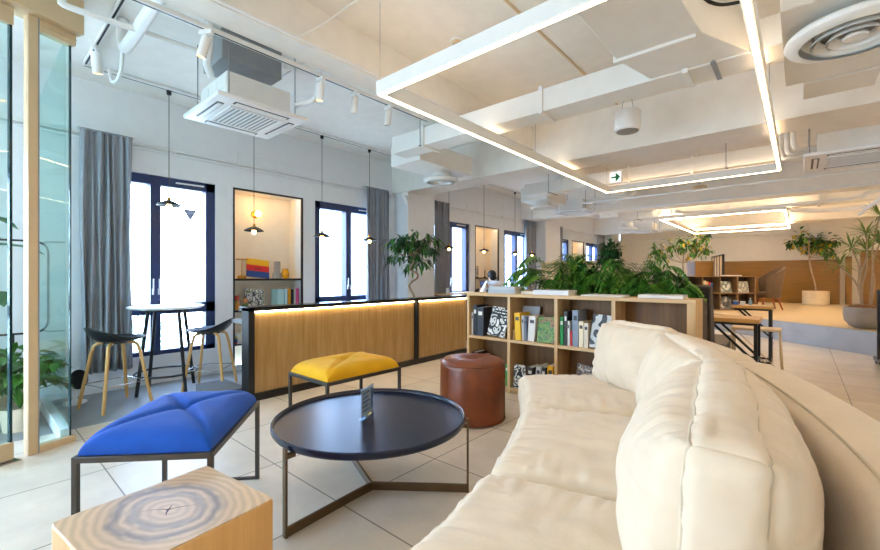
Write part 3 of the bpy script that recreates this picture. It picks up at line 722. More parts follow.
flat(-2.38,3.83,1.054,.30,.22,.035,(196,204,210),'pale grey hardback on top of the left pile on the bookcase',GT,.10)
flat(-2.06,3.82,1.017,.19,.14,.028,(224,212,192),'small cream book lying between the two piles on the bookcase',GT,.05)
flat(-1.82,3.83,1.017,.36,.24,.045,(226,228,232),'thick white book lying beside the fern, third from the left',GT,.04)
flat(-1.33,3.82,1.017,.36,.24,.014,(224,220,212),'very thin white magazine lying under the fern fronds on the bookcase',GT,.02)
flat(-.86,3.82,1.017,.33,.24,.028,(220,218,216),'white book lying on the right end of the bookcase',GT,.03)
# ------------------------------------------------------------------ glass partition on the left
E = Vector((-4.0,.515,0)); PD = Vector((.375,-.927,0)); PN = Vector((.927,.375,0))
PA = math.atan2(PD.y, PD.x)
t = thing('glass_partition', 'fixed glass partition pane with tan aluminium post and rail at the left edge', 'partition', tuple(E), PA)
obj('post', MB().box(.20,.252,-.028,.028,0,2.95), M['tan'], t, bevel=.003)
obj('post_groove', MB().box(.192,.2005,-.024,.028,0,2.95), M['grill'], t)
obj('bottom_rail', MB().box(-.02,.192,-.03,.03,0,.045), M['tan'], t, bevel=.003)
obj('head_rail', MB().box(-.02,.192,-.035,.035,2.87,2.95).box(-.02,.192,-.045,.045,2.905,2.915), M['tan'], t, bevel=.003)
pn = obj('pane', MB().box(.0,.195,-.006,.006,.04,2.88), M['glassp'], t, smooth=False)
obj('pane_edge', MB().box(-.004,.004,-.008,.008,.045,2.87), M['glassedge'], pn, smooth=False)
t = thing('header_box', 'tan fascia box above the glass partition under the ceiling', 'fascia', tuple(E+Vector((0,0,2.95))), PA)
obj('fascia', MB().box(-.04,2.2,-.09,.09,0,.245), M['tan'], t, bevel=.004)
t = thing('glass_door', 'glass door leaf with tan corner clamps at the far left edge', 'door', tuple(E+PD*.335), PA)
pn = obj('leaf', MB().box(.0,1.2,-.006,.006,.06,2.9), M['glassp'], t, smooth=False)
obj('leaf_edge', MB().box(-.008,.006,-.012,.012,.06,2.9), M['glassedge'], pn, smooth=False)
for z in (.012, 2.83): obj('clamp', MB().box(-.012,.12,-.022,.022,z,z+.11), M['tan'], t, bevel=.003)
obj('floor_plate', MB().box(-.03,.25,-.06,.06,0,.006), M['chrome'], t)
t = thing('glass_return', 'glass pane on a white curb running from the partition to the window wall', 'partition', (-4.0,.49,0))
obj('curb', MB().box(WX+4.0+.01,0,-.03,.03,0,.10), M['wall'], t, bevel=.004)
obj('pane', MB().box(WX+4.0+.01,-.02,-.005,.005,.09,2.9), M['glassp'], t, smooth=False)

# ------------------------------------------------------------------ plants
def leafy(mb, c, r, n, L, W, R, up=.3, droop=.35, sq=(1,1,1), mi=0):
    for _ in range(n):
        d = Vector((R.gauss(0,1),R.gauss(0,1),R.gauss(0,1))).normalized()
        p = Vector(c)+Vector((d.x*r*sq[0],d.y*r*sq[1],d.z*r*sq[2]))*R.uniform(.35,1)
        dd = d+Vector((R.gauss(0,.4),R.gauss(0,.4),R.gauss(0,.3)+up-droop))
        l = L*R.uniform(.7,1.25); mb.leaf(p, dd, l, W*R.uniform(.8,1.2), bend=R.uniform(.1,.5), mi=mi)
    return mb
# twisted ficus on the inner counter of the bar
FX, FY = -4.35, 4.41
t = thing('ficus_tree', 'small twisted-trunk ficus standing on the bar counter', 'plant', (FX,FY,.74))
obj('pot', MB().lathe([(.06,0),(.085,.12),(.08,.12),(.074,.09),(.001,.09)],24), M['stone'], t)
tr = [(.03,0,.08),(.01,.0,.16),(-.07,.02,.24),(-.09,.0,.31),(0,-.03,.38),(.08,-.01,.43),(.06,.02,.49),(-.04,.02,.53),(-.06,0,.58),(.0,0,.66),(.02,.01,.76)]
def smoothp(p, k=4):
    out = []; p = [Vector(q) for q in p]
    for i in range(len(p)-1):
        a, b, c, d = p[max(i-1,0)], p[i], p[i+1], p[min(i+2,len(p)-1)]
        for j in range(k):
            u = j/k; out.append(.5*((2*b)+(c-a)*u+(2*a-5*b+4*c-d)*u*u+(3*b-a-3*c+d)*u**3))
    return out+[p[-1]]
tk = MB().tube(smoothp(tr),.017,8); lv = MB(); R = random.Random(5)
for k in range(26):
    a = k*2.4; rr = .34*math.sqrt((k+.5)/26); z = .93+R.uniform(-.26,.20)-.25*rr
    tip = Vector((rr*math.cos(a)*1.05, rr*math.sin(a)*1.05, z))
    tk.tube(smoothp([(.01,.0,.62+R.uniform(0,.12)),(tip.x*.5,tip.y*.5,z*.5+.42),tuple(tip)],3),[.007]*6+[.003],5)
    for q in range(20):
        d = Vector((math.cos(a)+R.gauss(0,.9), math.sin(a)+R.gauss(0,.9), R.uniform(-1.0,.35)))
        lv.leaf(tip+Vector((R.gauss(0,.03),R.gauss(0,.03),R.gauss(0,.03))), d, R.uniform(.10,.165), .036, bend=.5, mi=R.random() < .3)
obj('trunk', tk, M['bark'], t, ang=180); obj('foliage', lv, [M['leafd'],M['leafm']], t, ang=180)
# planter and ferns behind the bookcase
PY = 4.18
tag(obj('planter_trough', MB().box(-2.36,-.62,4.02,4.06,0,1.0).box(-2.36,-.62,4.29,4.33,0,1.0).box(-2.36,-2.32,4.06,4.29,0,1.0).box(-.66,-.62,4.06,4.29,0,1.0).box(-2.32,-.66,4.06,4.29,.86,.93), M['dark'], bevel=.004), 'long dark brown planter trough right behind the oak bookcase', 'planter')
def fern(x, y, n, L, lb, seed, mat='fern', spread=1., rise=.5, sidey=1., bias=0, lw=.021):
    R = random.Random(seed); t = thing('fern', lb, 'plant', (x,y,.93), 0, 'ferns in the planter trough')
    m = MB(); st = MB()
    for k in range(n):
        a = 2*PI*k/n+R.uniform(-.25,.25); l = L*R.uniform(.6,1.1); rs = rise*R.uniform(.5,1.5)
        d = Vector((math.cos(a)*spread+bias, math.sin(a)*sidey*.7, 0)); d = d.normalized()*min(1.15,max(.45,d.length)); pts = []
        N = 15
        for i in range(N+1):
            u = i/N; pts.append(d*l*(u*.95)+Vector((0,0,l*(rs*2.0*u-rs*1.75*u*u*(1.1)))))
        st.tube(pts[::3],.0022,4)
        mi = R.random() < .28
        for i in range(1,N):
            u = i/N; fw = (pts[i+1]-pts[i-1]).normalized(); sd = fw.cross(Vector((0,0,1))).normalized(); w = l*.27*math.sin(PI*min(1,u*.82+.16))**.8
            for s in (-1,1): m.leaf(pts[i], sd*s+fw*.42+Vector((0,0,-.08)), w, lw, bend=.3, mi=int(mi))
        m.leaf(pts[N-1], pts[N]-pts[N-1], l*.12, .018)
    obj('fronds', m, [M[mat], M['fernl']], t, ang=180); obj('stalks', st, M['fernl'], t)
fern(-1.95,PY,24,.60,'fern with long pale fronds at the left end of the planter',1,rise=1.1,bias=-.45,lw=.034,mat='leafm')
fern(-1.72,PY-.02,30,.42,'fern second from the left in the planter, below the dark broad leaves',2,rise=1.5)
fern(-1.46,PY,32,.42,'fern in the middle of the planter, below the round topiary',3,rise=1.5)
fern(-1.20,PY+.01,32,.42,'fern just right of the round topiary in the planter',4,rise=1.5)
fern(-1.02,PY,30,.36,'fern below the feathery palm in the planter',5,rise=1.5)
fern(-.86,PY,28,.30,'fern at the right end of the planter',6,rise=1.3,bias=-.1)
for (x, lb, sd) in ((-1.42,'round dense topiary rising above the ferns',8),):
    R = random.Random(sd); t = thing('topiary', lb, 'plant', (x,PY+.02,.93))
    m = MB(); leafy(m,(0,0,.53),.085,420,.05,.02,R,sq=(1.25,1,.8)); leafy(m,(.05,0,.42),.06,200,.05,.02,R,sq=(1.2,1,.7)); leafy(m,(-.06,0,.45),.06,200,.05,.02,R)
    obj('foliage', m, M['leafd'], t, ang=180); obj('trunk', MB().tube([(0,0,0),(.01,0,.25),(0,0,.5)],.009,6), M['bark'], t)
R = random.Random(12); t = thing('broad_leaf_plant', 'plant with dark broad upright leaves among the ferns', 'plant', (-1.70,PY+.06,.93))
m = MB()
for k in range(11):
    a = k*2.4; m.leaf((.02*math.cos(a),.02*math.sin(a),.1), (math.cos(a)*.5,math.sin(a)*.5,1.3), R.uniform(.26,.40), .13, bend=.12)
obj('leaves', m, M['leafd'], t, ang=180); obj('stem', MB().tube([(0,0,0),(0,0,.16)],.012,6), M['bark'], t)
R = random.Random(14); t = thing('parlour_palm', 'feathery dark palm rising at the right part of the planter', 'plant', (-1.02,PY+.05,.93))
m = MB(); st = MB().tube([(0,0,0),(0,0,.28)],.01,6)
for k in range(13):
    a = k*2.4; d = Vector((math.cos(a),math.sin(a),0)); pts = [Vector((0,0,.28))+d*.20*u+Vector((0,0,.16*u-.20*u*u)) for u in [i/8 for i in range(9)]]
    for i in range(1,8):
        fw = (pts[i+1]-pts[i-1]).normalized(); sd = fw.cross(Vector((0,0,1))).normalized()
        for s in (-1,1): m.leaf(pts[i], sd*s+fw*.8, .085, .016, bend=.4)
obj('fronds', m, M['leafd'], t, ang=180); obj('stem', st, M['bark'], t)
# trees on the platform
def bushy_tree(name, loc, lb, h, crowns, leafmats, L, W, seed, pot, lean=(0,0), nper=70, tr_=.02):
    R = random.Random(seed); t = thing(name, lb, 'plant', loc)
    tk = MB(); lv = MB(); top = Vector((lean[0],lean[1],h)); z0 = pot[1]*.85
    tk.tube(smoothp([(0,0,z0),(lean[0]*.3+.03,lean[1]*.3,h*.35),(lean[0]*.75-.02,lean[1]*.75,h*.7),tuple(top)]),tr_,8)
    for c, r in crowns:
        c = Vector(c); tk.tube(smoothp([tuple(top*.8),tuple((top*.8+c)/2+Vector((0,0,-.05))),tuple(c)],3),.009,5)
        for _ in range(int(nper*(r/.25))):
            d = Vector((R.gauss(0,1),R.gauss(0,1),R.gauss(0,.8))); d.normalize(); p = c+d*r*R.uniform(.2,1)
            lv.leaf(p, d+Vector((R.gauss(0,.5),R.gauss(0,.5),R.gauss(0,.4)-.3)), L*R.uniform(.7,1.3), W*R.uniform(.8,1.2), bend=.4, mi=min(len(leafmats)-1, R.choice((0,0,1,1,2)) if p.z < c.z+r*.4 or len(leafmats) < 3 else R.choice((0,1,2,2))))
    obj('trunk', tk, M['barkp'], t, ang=180); obj('foliage', lv, leafmats, t, ang=180)
    pm, ph, pr_ = pot[2], pot[1], pot[0]
    obj('pot', MB().lathe([(pr_*.94,0),(pr_,.02),(pr_,ph),(pr_*.92,ph),(pr_*.9,ph*.86),(.001,ph*.86)],40), pm, t, ang=40)
    obj('soil', MB().lathe([(.001,ph*.88),(pr_*.9,ph*.87)],24,cap=False), M['soil'], t)
PZ = .345
# camera-side directions in the platform area
Rv = Vector((.7556,.6550,0)); Fv = Vector((-.6550,.7556,0))
def rt(r, t, z=PZ): p = Rv*r+Fv*t; return (p.x,p.y,z)
bushy_tree('potted_tree', rt(11.22,12.4), 'leaning green tree in a round cream pot before the ochre panel', 1.75,
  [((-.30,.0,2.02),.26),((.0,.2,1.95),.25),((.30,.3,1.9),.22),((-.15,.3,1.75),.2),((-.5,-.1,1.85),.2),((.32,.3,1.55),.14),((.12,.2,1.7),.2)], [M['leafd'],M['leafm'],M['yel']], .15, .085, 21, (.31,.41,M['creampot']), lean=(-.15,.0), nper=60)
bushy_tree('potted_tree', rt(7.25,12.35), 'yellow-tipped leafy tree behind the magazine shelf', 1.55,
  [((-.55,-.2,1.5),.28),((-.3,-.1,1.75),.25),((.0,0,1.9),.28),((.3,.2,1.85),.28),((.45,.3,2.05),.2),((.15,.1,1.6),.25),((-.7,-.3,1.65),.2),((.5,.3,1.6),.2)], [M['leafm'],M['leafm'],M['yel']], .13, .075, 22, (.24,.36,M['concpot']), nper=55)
t = thing('dracaena', 'tall spiky dracaena in a round grey concrete bowl on the platform', 'plant', rt(6.98,6.80))
obj('pot', MB().lathe([(.13,0),(.21,.04),(.265,.12),(.28,.22),(.275,.33),(.262,.345),(.25,.33),(.24,.29),(.001,.29)],48), M['concpot'], t, ang=45)
sb = MB().lathe([(.25,.325),(.2,.37),(.1,.385),(.001,.385)],32,cap=False); obj('mulch', sb, M['soil'], t)
tk = MB(); lv = MB(); R = random.Random(31)
def Lp(a, b, z): return Rv*a+Fv*b+Vector((0,0,z))
heads = [((-.07,0),(-.24,0,1.30)),((-.07,0),(-.10,-.1,1.52)),((-.03,.03),(.06,.05,1.26)),((.06,0),(.22,0,1.84)),((-.06,0),(-.34,.1,1.02)),((.07,0),(.32,.1,1.38))]
for (a, b), (hx_, hy_, hz_) in heads:
    p = [Lp(a,b,.33), Lp(a*1.4+hx_*.1,b,.33+(hz_-.33)*.4), Lp(hx_*.5,hy_*.5,.33+(hz_-.33)*.7), Lp(hx_,hy_,hz_)]
    tk.tube(smoothp(p,4),[.017-.0006*i for i in range(13)],8)
    for k in range(36):
        aa = k*2.4; el = R.uniform(-.3,1.2)
        lv.leaf(p[-1]+Vector((0,0,.03*R.random())), (math.cos(aa)*math.cos(el),math.sin(aa)*math.cos(el),math.sin(el)), R.uniform(.26,.40), .024, bend=R.uniform(.05,.4))
obj('trunk', tk, M['barkp'], t, ang=180); obj('leaves', lv, M['drac'], t, ang=180)
# plants inside the glass booth
def pot_plant(loc, lb, seed, h, r, L, W, n, mat, potm, pr_, ph, name='potted_plant'):
    R = random.Random(seed); t = thing(name, lb, 'plant', loc)
    obj('pot', MB().lathe([(pr_*.8,0),(pr_,ph),(pr_*.92,ph),(pr_*.88,ph*.9),(.001,ph*.9)],28), potm, t, ang=40)
    lv = MB(); st = MB()
    for k in range(n):
        a = k*2.4; rr = r*math.sqrt((k+.5)/n)
        tip = Vector((rr*math.cos(a), rr*math.sin(a), ph+h*R.uniform(.45,1)))
        st.tube(smoothp([(0,0,ph*.9),(tip.x*.35,tip.y*.35,(ph+tip.z)*.55),tuple(tip)],3),.004,5)
        for q in range(6 if L < .2 else 1):
            lv.leaf(tip, (math.cos(a)+R.gauss(0,.6),math.sin(a)+R.gauss(0,.6),R.uniform(-.5,.5)), L*R.uniform(.8,1.2), W, bend=.4)
    obj('leaves', lv, mat, t, ang=180); obj('stems', st, M['leafm'], t)
pot_plant((-5.0,.22,0),'leafy green potted plant low behind the glass partition pane',41,.38,.30,.13,.075,34,M['leafm'],M['tan'],.14,.22)
pot_plant((-4.62,.30,0),'smaller leafy potted plant behind the tan partition post',42,.32,.24,.11,.065,26,M['leafm'],M['creampot'],.12,.18)
pot_plant((-4.75,-.08,0),'big-leaved plant behind the glass door at the left edge',43,1.45,.30,.25,.17,16,M['teal'],M['tan'],.17,.34,name='monstera')
t = thing('metal_ring_frame', 'thin rounded black wire frame standing behind the glass door', 'frame', (-5.30,.30,0))
fr = [];
for cx, cz, a0 in ((.13,1.42,0),(-.13,1.42,90),(-.13,.78,180),(.13,.78,270)):
    for k in range(6): A = math.radians(a0+k*18); fr.append((.0,cx+.1*math.cos(A),cz+.1*math.sin(A)))
obj('hoop', MB().tube(fr,.009,8,closed=True), M['black'], t); obj('stand', MB().tube([(0,0,0),(0,0,.69)],.01,8).lathe([(.001,0),(.12,0),(.12,.012),(.001,.012)],24), M['black'], t)
t = thing('floor_fan', 'small white floor fan with round black face beside the grey curtain', 'fan', (-5.16,.70,0), math.radians(-55))
obj('stand', MB().lathe([(.09,0),(.09,.015),(.02,.03),(.015,.16),(.001,.16)],24), M['white'], t)
hd = MB(); hd.M = Matrix.Translation((0,0,.22)) @ Matrix.Rotation(math.radians(-80),4,'X'); hd.lathe([(.001,-.05),(.06,-.05),(.098,-.02),(.1,.03),(.092,.04)],32,cap=False); obj('housing', hd, M['white'], t, ang=60)
hd = MB(); hd.M = Matrix.Translation((0,0,.22)) @ Matrix.Rotation(math.radians(-80),4,'X'); hd.lathe([(.001,.034),(.092,.034)],32,cap=False)
for q in range(5): hd.tube([(.09*math.cos(k*PI/12)*(q+1)/5,.09*math.sin(k*PI/12)*(q+1)/5,.042) for k in range(24)],.0025,5,closed=True)
obj('grille', hd, M['black'], t)

# ------------------------------------------------------------------ niche objects
NX = -5.62
t = thing('table_lamp', 'slim brass T-shaped lamp on the upper niche shelf', 'lamp', (NX+.04,2.43,1.165))
obj('base', MB().lathe([(.001,0),(.055,0),(.055,.035),(.03,.045),(.001,.045)],24), M['brass'], t); obj('stem', MB().tube([(0,0,.04),(0,0,.255)],.006,8), M['brass'], t); obj('arm', MB().tube([(0,-.075,.255),(0,.075,.255)],.009,8), M['brass'], t)
t = thing('book', 'yellow, red and blue striped book leaning on the upper niche shelf', 'book', (NX+.02,2.66,1.165), PI/2, 'niche ornaments')
T = Matrix.Rotation(math.radians(-14),4,'X') @ Matrix.Rotation(math.radians(6),4,'Y')
for i, (z0, z1, c) in enumerate(((.17,.255,(232,178,0)),(.085,.17,(206,24,26)),(.0,.085,(0,62,140)))):
    c_ = MB(); c_.M = T; c_.box(-.155,.155,0,.018,z0+.018,z1+.018); obj('cover_stripe', c_, ink(c), t, smooth=False)
c_ = MB(); c_.M = T
for q in range(4): c_.box(-.045+q*.025,-.03+q*.025,-.001,0,.13,.15)
obj('title_block', c_, ink((60,16,20)), t, smooth=False)
t = thing('stone_vase', 'grey stone bottle vase on the upper niche shelf', 'vase', (NX+.02,2.93,1.165)); obj('body', MB().lathe([(.001,0),(.06,0),(.06,.075),(.052,.08),(.045,.085),(.045,.235),(.038,.24),(.036,.22),(.001,.22)],28), M['stone'], t); obj('groove', MB().lathe([(.0605,.02),(.0615,.022),(.0615,.03),(.0605,.032)],28,cap=False), M['greyp'], t)
t = thing('amber_vase', 'small amber glass vase on the upper niche shelf', 'vase', (NX+.05,3.04,1.165)); obj('body', MB().lathe([(.001,0),(.03,0),(.05,.03),(.056,.07),(.04,.12),(.036,.135),(.03,.13),(.001,.12)],12), ink((222,150,16),.2), t, ang=20); obj('rim', MB().tube([(.037*math.cos(k*PI/10),.037*math.sin(k*PI/10),.135) for k in range(20)],.003,6,closed=True), ink((190,120,10),.2), t)
flo = patch('floral_print',[(226,228,230),(50,70,80),(206,208,214),(90,120,70),(232,232,232)],14)
t = thing('photo_book', 'flower-patterned picture book leaning on the middle niche shelf', 'book', (NX,2.62,.76), PI/2, 'niche ornaments'); c_ = MB(); c_.M = T; c_.box(-.13,.13,0,.012,.016,.27); obj('cover', c_, flo, t, smooth=False); c_ = MB(); c_.M = T; c_.box(-.128,.128,.012,.02,.018,.268); obj('pages', c_, M['paper'], t, smooth=False)
GN = 'books on the middle niche shelf'
for y0, wd, h, c, lb in ((2.905,.10,.255,(172,214,216),'wide mint book at the left of the niche book row'),(3.008,.05,.255,(190,222,226),'pale aqua book beside the wide mint one in the niche'),(3.062,.045,.255,(226,156,24),'orange yellow book in the niche book row'),(3.110,.042,.25,(28,30,34),'black book between the orange and pink books in the niche'),(3.156,.028,.26,(232,226,222),'thin white book left of the pink book in the niche'),(3.186,.045,.26,(236,92,156),'bright pink book at the right end of the niche book row')):
    t = thing('book', lb, 'book', (NX+.09,y0+wd/2-.005,.76), PI/2, GN); w_ = wd-.003
    obj('cover', MB().box(-w_/2,-w_/2+.0025,0,.19,0,h).box(w_/2-.0025,w_/2,0,.19,0,h).box(-w_/2,w_/2,0,.003,0,h), ink(c), t); obj('pages', MB().box(-w_/2+.0025,w_/2-.0025,.003,.186,.003,h-.003), M['paper'], t, smooth=False)
for y0, h, cs, lb in ((2.335,.20,((190,60,40),(210,150,60),(60,90,50)),'colourful little figurine at the left end of the middle niche shelf'),(2.45,.15,((200,140,70),(70,110,60),(190,120,90)),'squat colourful figurine second on the middle niche shelf')):
    t = thing('figurine', lb, 'figurine', (NX+.10,y0,.76), 0, 'niche ornaments')
    obj('body', MB().lathe([(.001,0),(.035,0),(.045,h*.25),(.03,h*.5),(.02,h*.58),(.001,h*.58)],16), ink(cs[1]), t); obj('head', MB().ball((0,0,h*.75),h*.2), ink(cs[0]), t); obj('leaf_hat', leafy(MB(),(0,0,h*.78),.035,14,.04,.02,random.Random(int(h*100))), ink(cs[2]), t)
for i, (z, cs) in enumerate(((.33,((206,60,50),(60,120,190),(226,200,90),(240,240,236))),)):
    zz = z
    for q, c in enumerate(cs):
        hh = .028+.006*(q%2); flat(NX+.10,2.43,zz,.20,.26,hh,c,['red book at the bottom of the low pile in the niche','blue book second in the low pile in the niche','yellow book third in the low pile in the niche','white book on top of the low pile in the niche'][q],'low pile of books in the niche',.03*q); zz += hh
def sconce(y, z, lb):
    t = thing('wall_lamp', lb, 'lamp', (WX-.38,y,z)); b_ = MB(); b_.M = Matrix.Rotation(PI/2,4,'Y'); b_.lathe([(.001,0),(.055,0),(.055,.012),(.02,.02),(.018,.06),(.001,.06)],28); obj('mount', b_, M['brass'], t); obj('bulb', MB().ball((.10,0,0),.042), M['bulb'], t)
sconce(2.72,2.07,'brass globe wall lamp inside the bright niche'); sconce(7.62,2.02,'brass globe wall lamp inside the second niche behind the person')
t = thing('small_picture', 'small framed sketch on the shelf of the second niche', 'picture', (NX+.02,7.72,1.165), PI/2); obj('frame', MB().box(-.09,.09,0,.015,0,.26), ink((150,110,60)), t); obj('print', MB().box(-.075,.075,-.001,0,.015,.245), bw, t, smooth=False)
t = thing('candle_holder', 'slim dark ornament on the shelf of the second niche', 'ornament', (NX+.05,8.02,1.165)); obj('stem', MB().lathe([(.03,0),(.03,.01),(.008,.03),(.01,.15),(.02,.16),(.001,.16)],16), M['black'], t); obj('candle', MB().lathe([(.001,.16),(.01,.16),(.01,.22),(.001,.22)],12), M['paper'], t)

# ------------------------------------------------------------------ pendants and tracks
def make_pendant(drop):
    t = thing('pendant_lamp', '', 'lamp', (0,0,0), 0, 'black disc pendant lamps along the windows')
    obj('cord', MB().tube([(0,0,drop-.0),(0,0,.075)],.0035,6), M['black'], t)
    obj('canopy', MB().lathe([(.001,drop-.05),(.022,drop-.045),(.025,drop-.005),(.001,drop)],16), M['black'], t)
    obj('socket', MB().lathe([(.001,.085),(.014,.085),(.018,.06),(.02,.02),(.001,.02)],16), M['brass'], t)
    obj('shade', MB().lathe([(.018,.052),(.03,.048),(.07,.03),(.105,.008),(.115,-.004),(.112,-.006),(.10,.002),(.065,.022),(.018,.04)],40,cap=False), M['black'], t, ang=50)
    obj('bulb', MB().ball((0,0,-.015),.027,sq=(1,1,1.2)), M['bulb'], t)
    return t
TX = -5.05; TZ = 3.165
pl = [(1.44,1.95,'disc pendant lamp hung highest, over the high table'),(2.346,1.755,'disc pendant lamp before the bright niche'),(3.303,1.755,'disc pendant lamp before the left pane of the bar window'),(4.15,1.755,'disc pendant lamp beside the curtain of the bar window'),
      (6.083,1.73,'disc pendant lamp just right of the twisted ficus'),(7.242,1.73,'disc pendant lamp in front of the second niche'),(8.507,1.73,'disc pendant lamp before the window right of the seated person'),(9.324,1.73,'farthest disc pendant lamp, beside the wood partition')]
protos = {}
for y, z, lb in pl:
    k = round(z,2)
    if k not in protos: o = protos[k] = make_pendant(TZ-z); o.location = (TX,y,z); o['label'] = lb
    else: dup(protos[k],(TX,y,z),0,lb)
def track(name, a, b, lb):
    a = Vector(a); b = Vector(b); mid = (a+b)/2; t = thing(name, lb, 'track', tuple(mid))
    obj('rail', MB().bar(a-mid,b-mid,.036,.03), M['whitem'], t, bevel=.002)
    obj('slot', MB().bar(a-mid+Vector((0,0,-.0155)),b-mid+Vector((0,0,-.0155)),.014,.002), M['black'], t)
    return t
track('light_track',(TX,.75,TZ+.015),(TX,9.6,TZ+.015),'long white track on the ceiling carrying the pendant lamps')
track('light_track',(-5.0,.753,TZ+.012),(-3.2,.753,TZ+.012),'short white track across the ceiling above the glass partition')
track('light_track',(-3.0,.55,2.86),(-3.0,3.25,2.86),'white spotlight track along the side of the ceiling beam')
track('light_track',(-4.6,10.6,TZ+.01),(-4.6,13.6,TZ+.01),'far white track with two small spotlights over the ferns')
def spot(loc, lb, lit=False, rz=0, tilt=15, s=1):
    t = thing('spotlight', lb, 'spotlight', loc, rz, 'white cylinder track spotlights')
    obj('adapter', MB().box(-.05*s,.05*s,-.016,.016,-.03,0).lathe([(.001,-.06),(.01,-.06),(.01,-.03),(.001,-.03)],10), M['whitem'], t, bevel=.002)
    b_ = MB(); b_.M = Matrix.Translation((0,0,-.06)) @ Matrix.Rotation(math.radians(tilt),4,'Y'); b_.lathe([(.001,.01),(.03*s,.01),(.032*s,0),(.032*s,-.13*s),(.028*s,-.13*s),(.026*s,-.11*s),(.001,-.11*s)],24); h = obj('lamp_head', b_, M['whitem'], t)
    l = MB(); l.M = b_.M; l.lathe([(.001,-.112*s),(.026*s,-.112*s)],20,cap=False); obj('lens', l, M['spotl'] if lit else M['grill'], h)
zt = 2.845
spot((-3.0,1.073,zt),'lit white spotlight hanging near the ceiling air conditioner',True,0.6,18,.95)
spot((-3.0,1.95,zt),'spotlight first to the right of the near air conditioner',True,0,8); spot((-3.0,2.30,zt),'middle spotlight of the three beside the light frame corner',False,0,8); spot((-3.0,2.70,zt),'spotlight closest to the end of the air duct',False,0,8)
spot((-4.54,.753,TZ-.003),'lit white spotlight on the short track above the glass partition',True,-.5,14,1.25)
spot((-4.6,11.2,TZ-.005),'small far spotlight, first on the distant track',False); spot((-4.6,12.7,TZ-.005),'small far spotlight, second on the distant track',False)

# ------------------------------------------------------------------ hanging light frames
def light_frame(x0, x1, y0, y1, z, lb, dn='led', up='ledup'):
    cx, cy = (x0+x1)/2, (y0+y1)/2; t = thing('hanging_light', lb, 'lamp', (cx,cy,z), 0, 'rectangular hanging light frames')
    w, hh = .05, .10; X, Y = (x1-x0)/2, (y1-y0)/2
    for a in ((-X,-X+w,-Y,Y),(X-w,X,-Y,Y),(-X+w,X-w,-Y,-Y+w),(-X+w,X-w,Y-w,Y)): obj('housing', MB().box(*a,.002,hh), M['duct'], t, bevel=.002)
    g = .012
    for a in ((-X+g,-X+w-g,-Y+g,Y-g),(X-w+g,X-g,-Y+g,Y-g),(-X+w-g,X-w+g,-Y+g,-Y+w-g),(-X+w-g,X-w+g,Y-w+g,Y-g)): obj('diffuser', MB().box(*a,-.002,.004), M[dn], t, smooth=False)
    for a in ((-X+g,-X+w-g,-Y+g,Y-g),(X-w+g,X-g,-Y+g,Y-g),(-X+w-g,X-w+g,-Y+g,-Y+w-g),(-X+w-g,X-w+g,Y-w+g,Y-g)): obj('uplight_diffuser', MB().box(*a,hh-.002,hh+.003), M[up], t, smooth=False)
    for a in ((-X+.02,-Y+.02),(X-.02,-Y+.02),(-X+.02,Y-.02),(X-.02,Y-.02),(-X+.02,0),(X-.02,0)): obj('suspension_wire', MB().tube([(a[0],a[1],hh),(a[0],a[1],CZ-z)],.002,5), M['grill'], t)
light_frame(-2.335,-.17,1.98,6.73,2.52,'large near rectangular light frame hanging over the round table and bookcase')
light_frame(-2.5,-.2,10.75,15.0,2.52,'small-looking far rectangular light frame hanging over the platform','ledfar','ledfar')
light_frame(-2.4,-.1,-3.6,-.9,2.52,'unseen light frame added behind the viewpoint to brighten the room')  # added lamp out of view, brightens the foreground
light_frame(2.05,3.2,1.0,4.6,2.52,'unseen light frame added on the right of the sofa for more light')  # extra lamp outside the view, adds light from the right
light_frame(2.1,3.2,10.3,14.2,2.52,'unseen light frame added right of the platform to brighten the far area','ledfar','ledfar')  # added lamp out of view, lifts the brightness of the far end

# ------------------------------------------------------------------ ducts, diffusers, cassettes
def duct(x0, x1, y0, y1, z0, z1, fl, lb):
    t = thing('air_duct', lb, 'duct', ((x0+x1)/2,(y0+y1)/2,z0)); cx, cy = (x0+x1)/2,(y0+y1)/2
    obj('body', MB().box(x0-cx,x1-cx,y0-cy,y1-cy,0,z1-z0), M['duct'], t, bevel=.006)
    for f in fl: obj('flange', MB().box(f-cx-.018,f-cx+.018,y0-cy-.022,y1-cy+.022,-.022,z1-z0+.02), M['tan'] if 0 else M['duct'], t, bevel=.003)
    for f in (x0+.5, x1-.6): obj('hanger_rod', MB().tube([(f-cx,y0-cy-.03,0),(f-cx,y0-cy-.03,CZ-z0)],.005,6).box(f-cx-.015,f-cx+.015,y0-cy-.04,y1-cy+.04,-.012,-.001), M['grill'], t)
    return t
d1 = duct(-3.72,.15,3.40,3.65,2.67,2.872,(-3.2,-1.75,-.62),'long white air duct crossing below the ceiling beam, nearest one')
o = obj('branch', MB().prism([(-.95,2.25),(-.50,2.25),(-.45,2.95),(-.25,3.40),(-.85,3.40),(-.95,2.95)],2.68,2.93), M['duct'], d1, bevel=.006)
o.data.transform(Matrix.Translation((3.57/2,-3.525,-2.67)))
o = obj('branch_flange', MB().box(-.97,-.48,2.93,2.97,2.66,2.95), M['duct'], d1, bevel=.003); o.data.transform(Matrix.Translation((3.57/2,-3.525,-2.67)))
o = obj('end_box', MB().box(-4.02,-3.50,3.66,4.72,2.62,2.872), M['duct'], d1, bevel=.006); o.data.transform(Matrix.Translation((3.57/2,-3.525,-2.67)))
o = obj('end_box', MB().box(-.08,.55,2.85,4.0,2.60,2.86), M['duct'], d1, bevel=.006); o.data.transform(Matrix.Translation((3.57/2,-3.525,-2.67)))
o = obj('end_box', MB().box(.02,.42,4.1,4.45,2.62,2.80), M['duct'], d1, bevel=.006); o.data.transform(Matrix.Translation((3.57/2,-3.525,-2.67)))
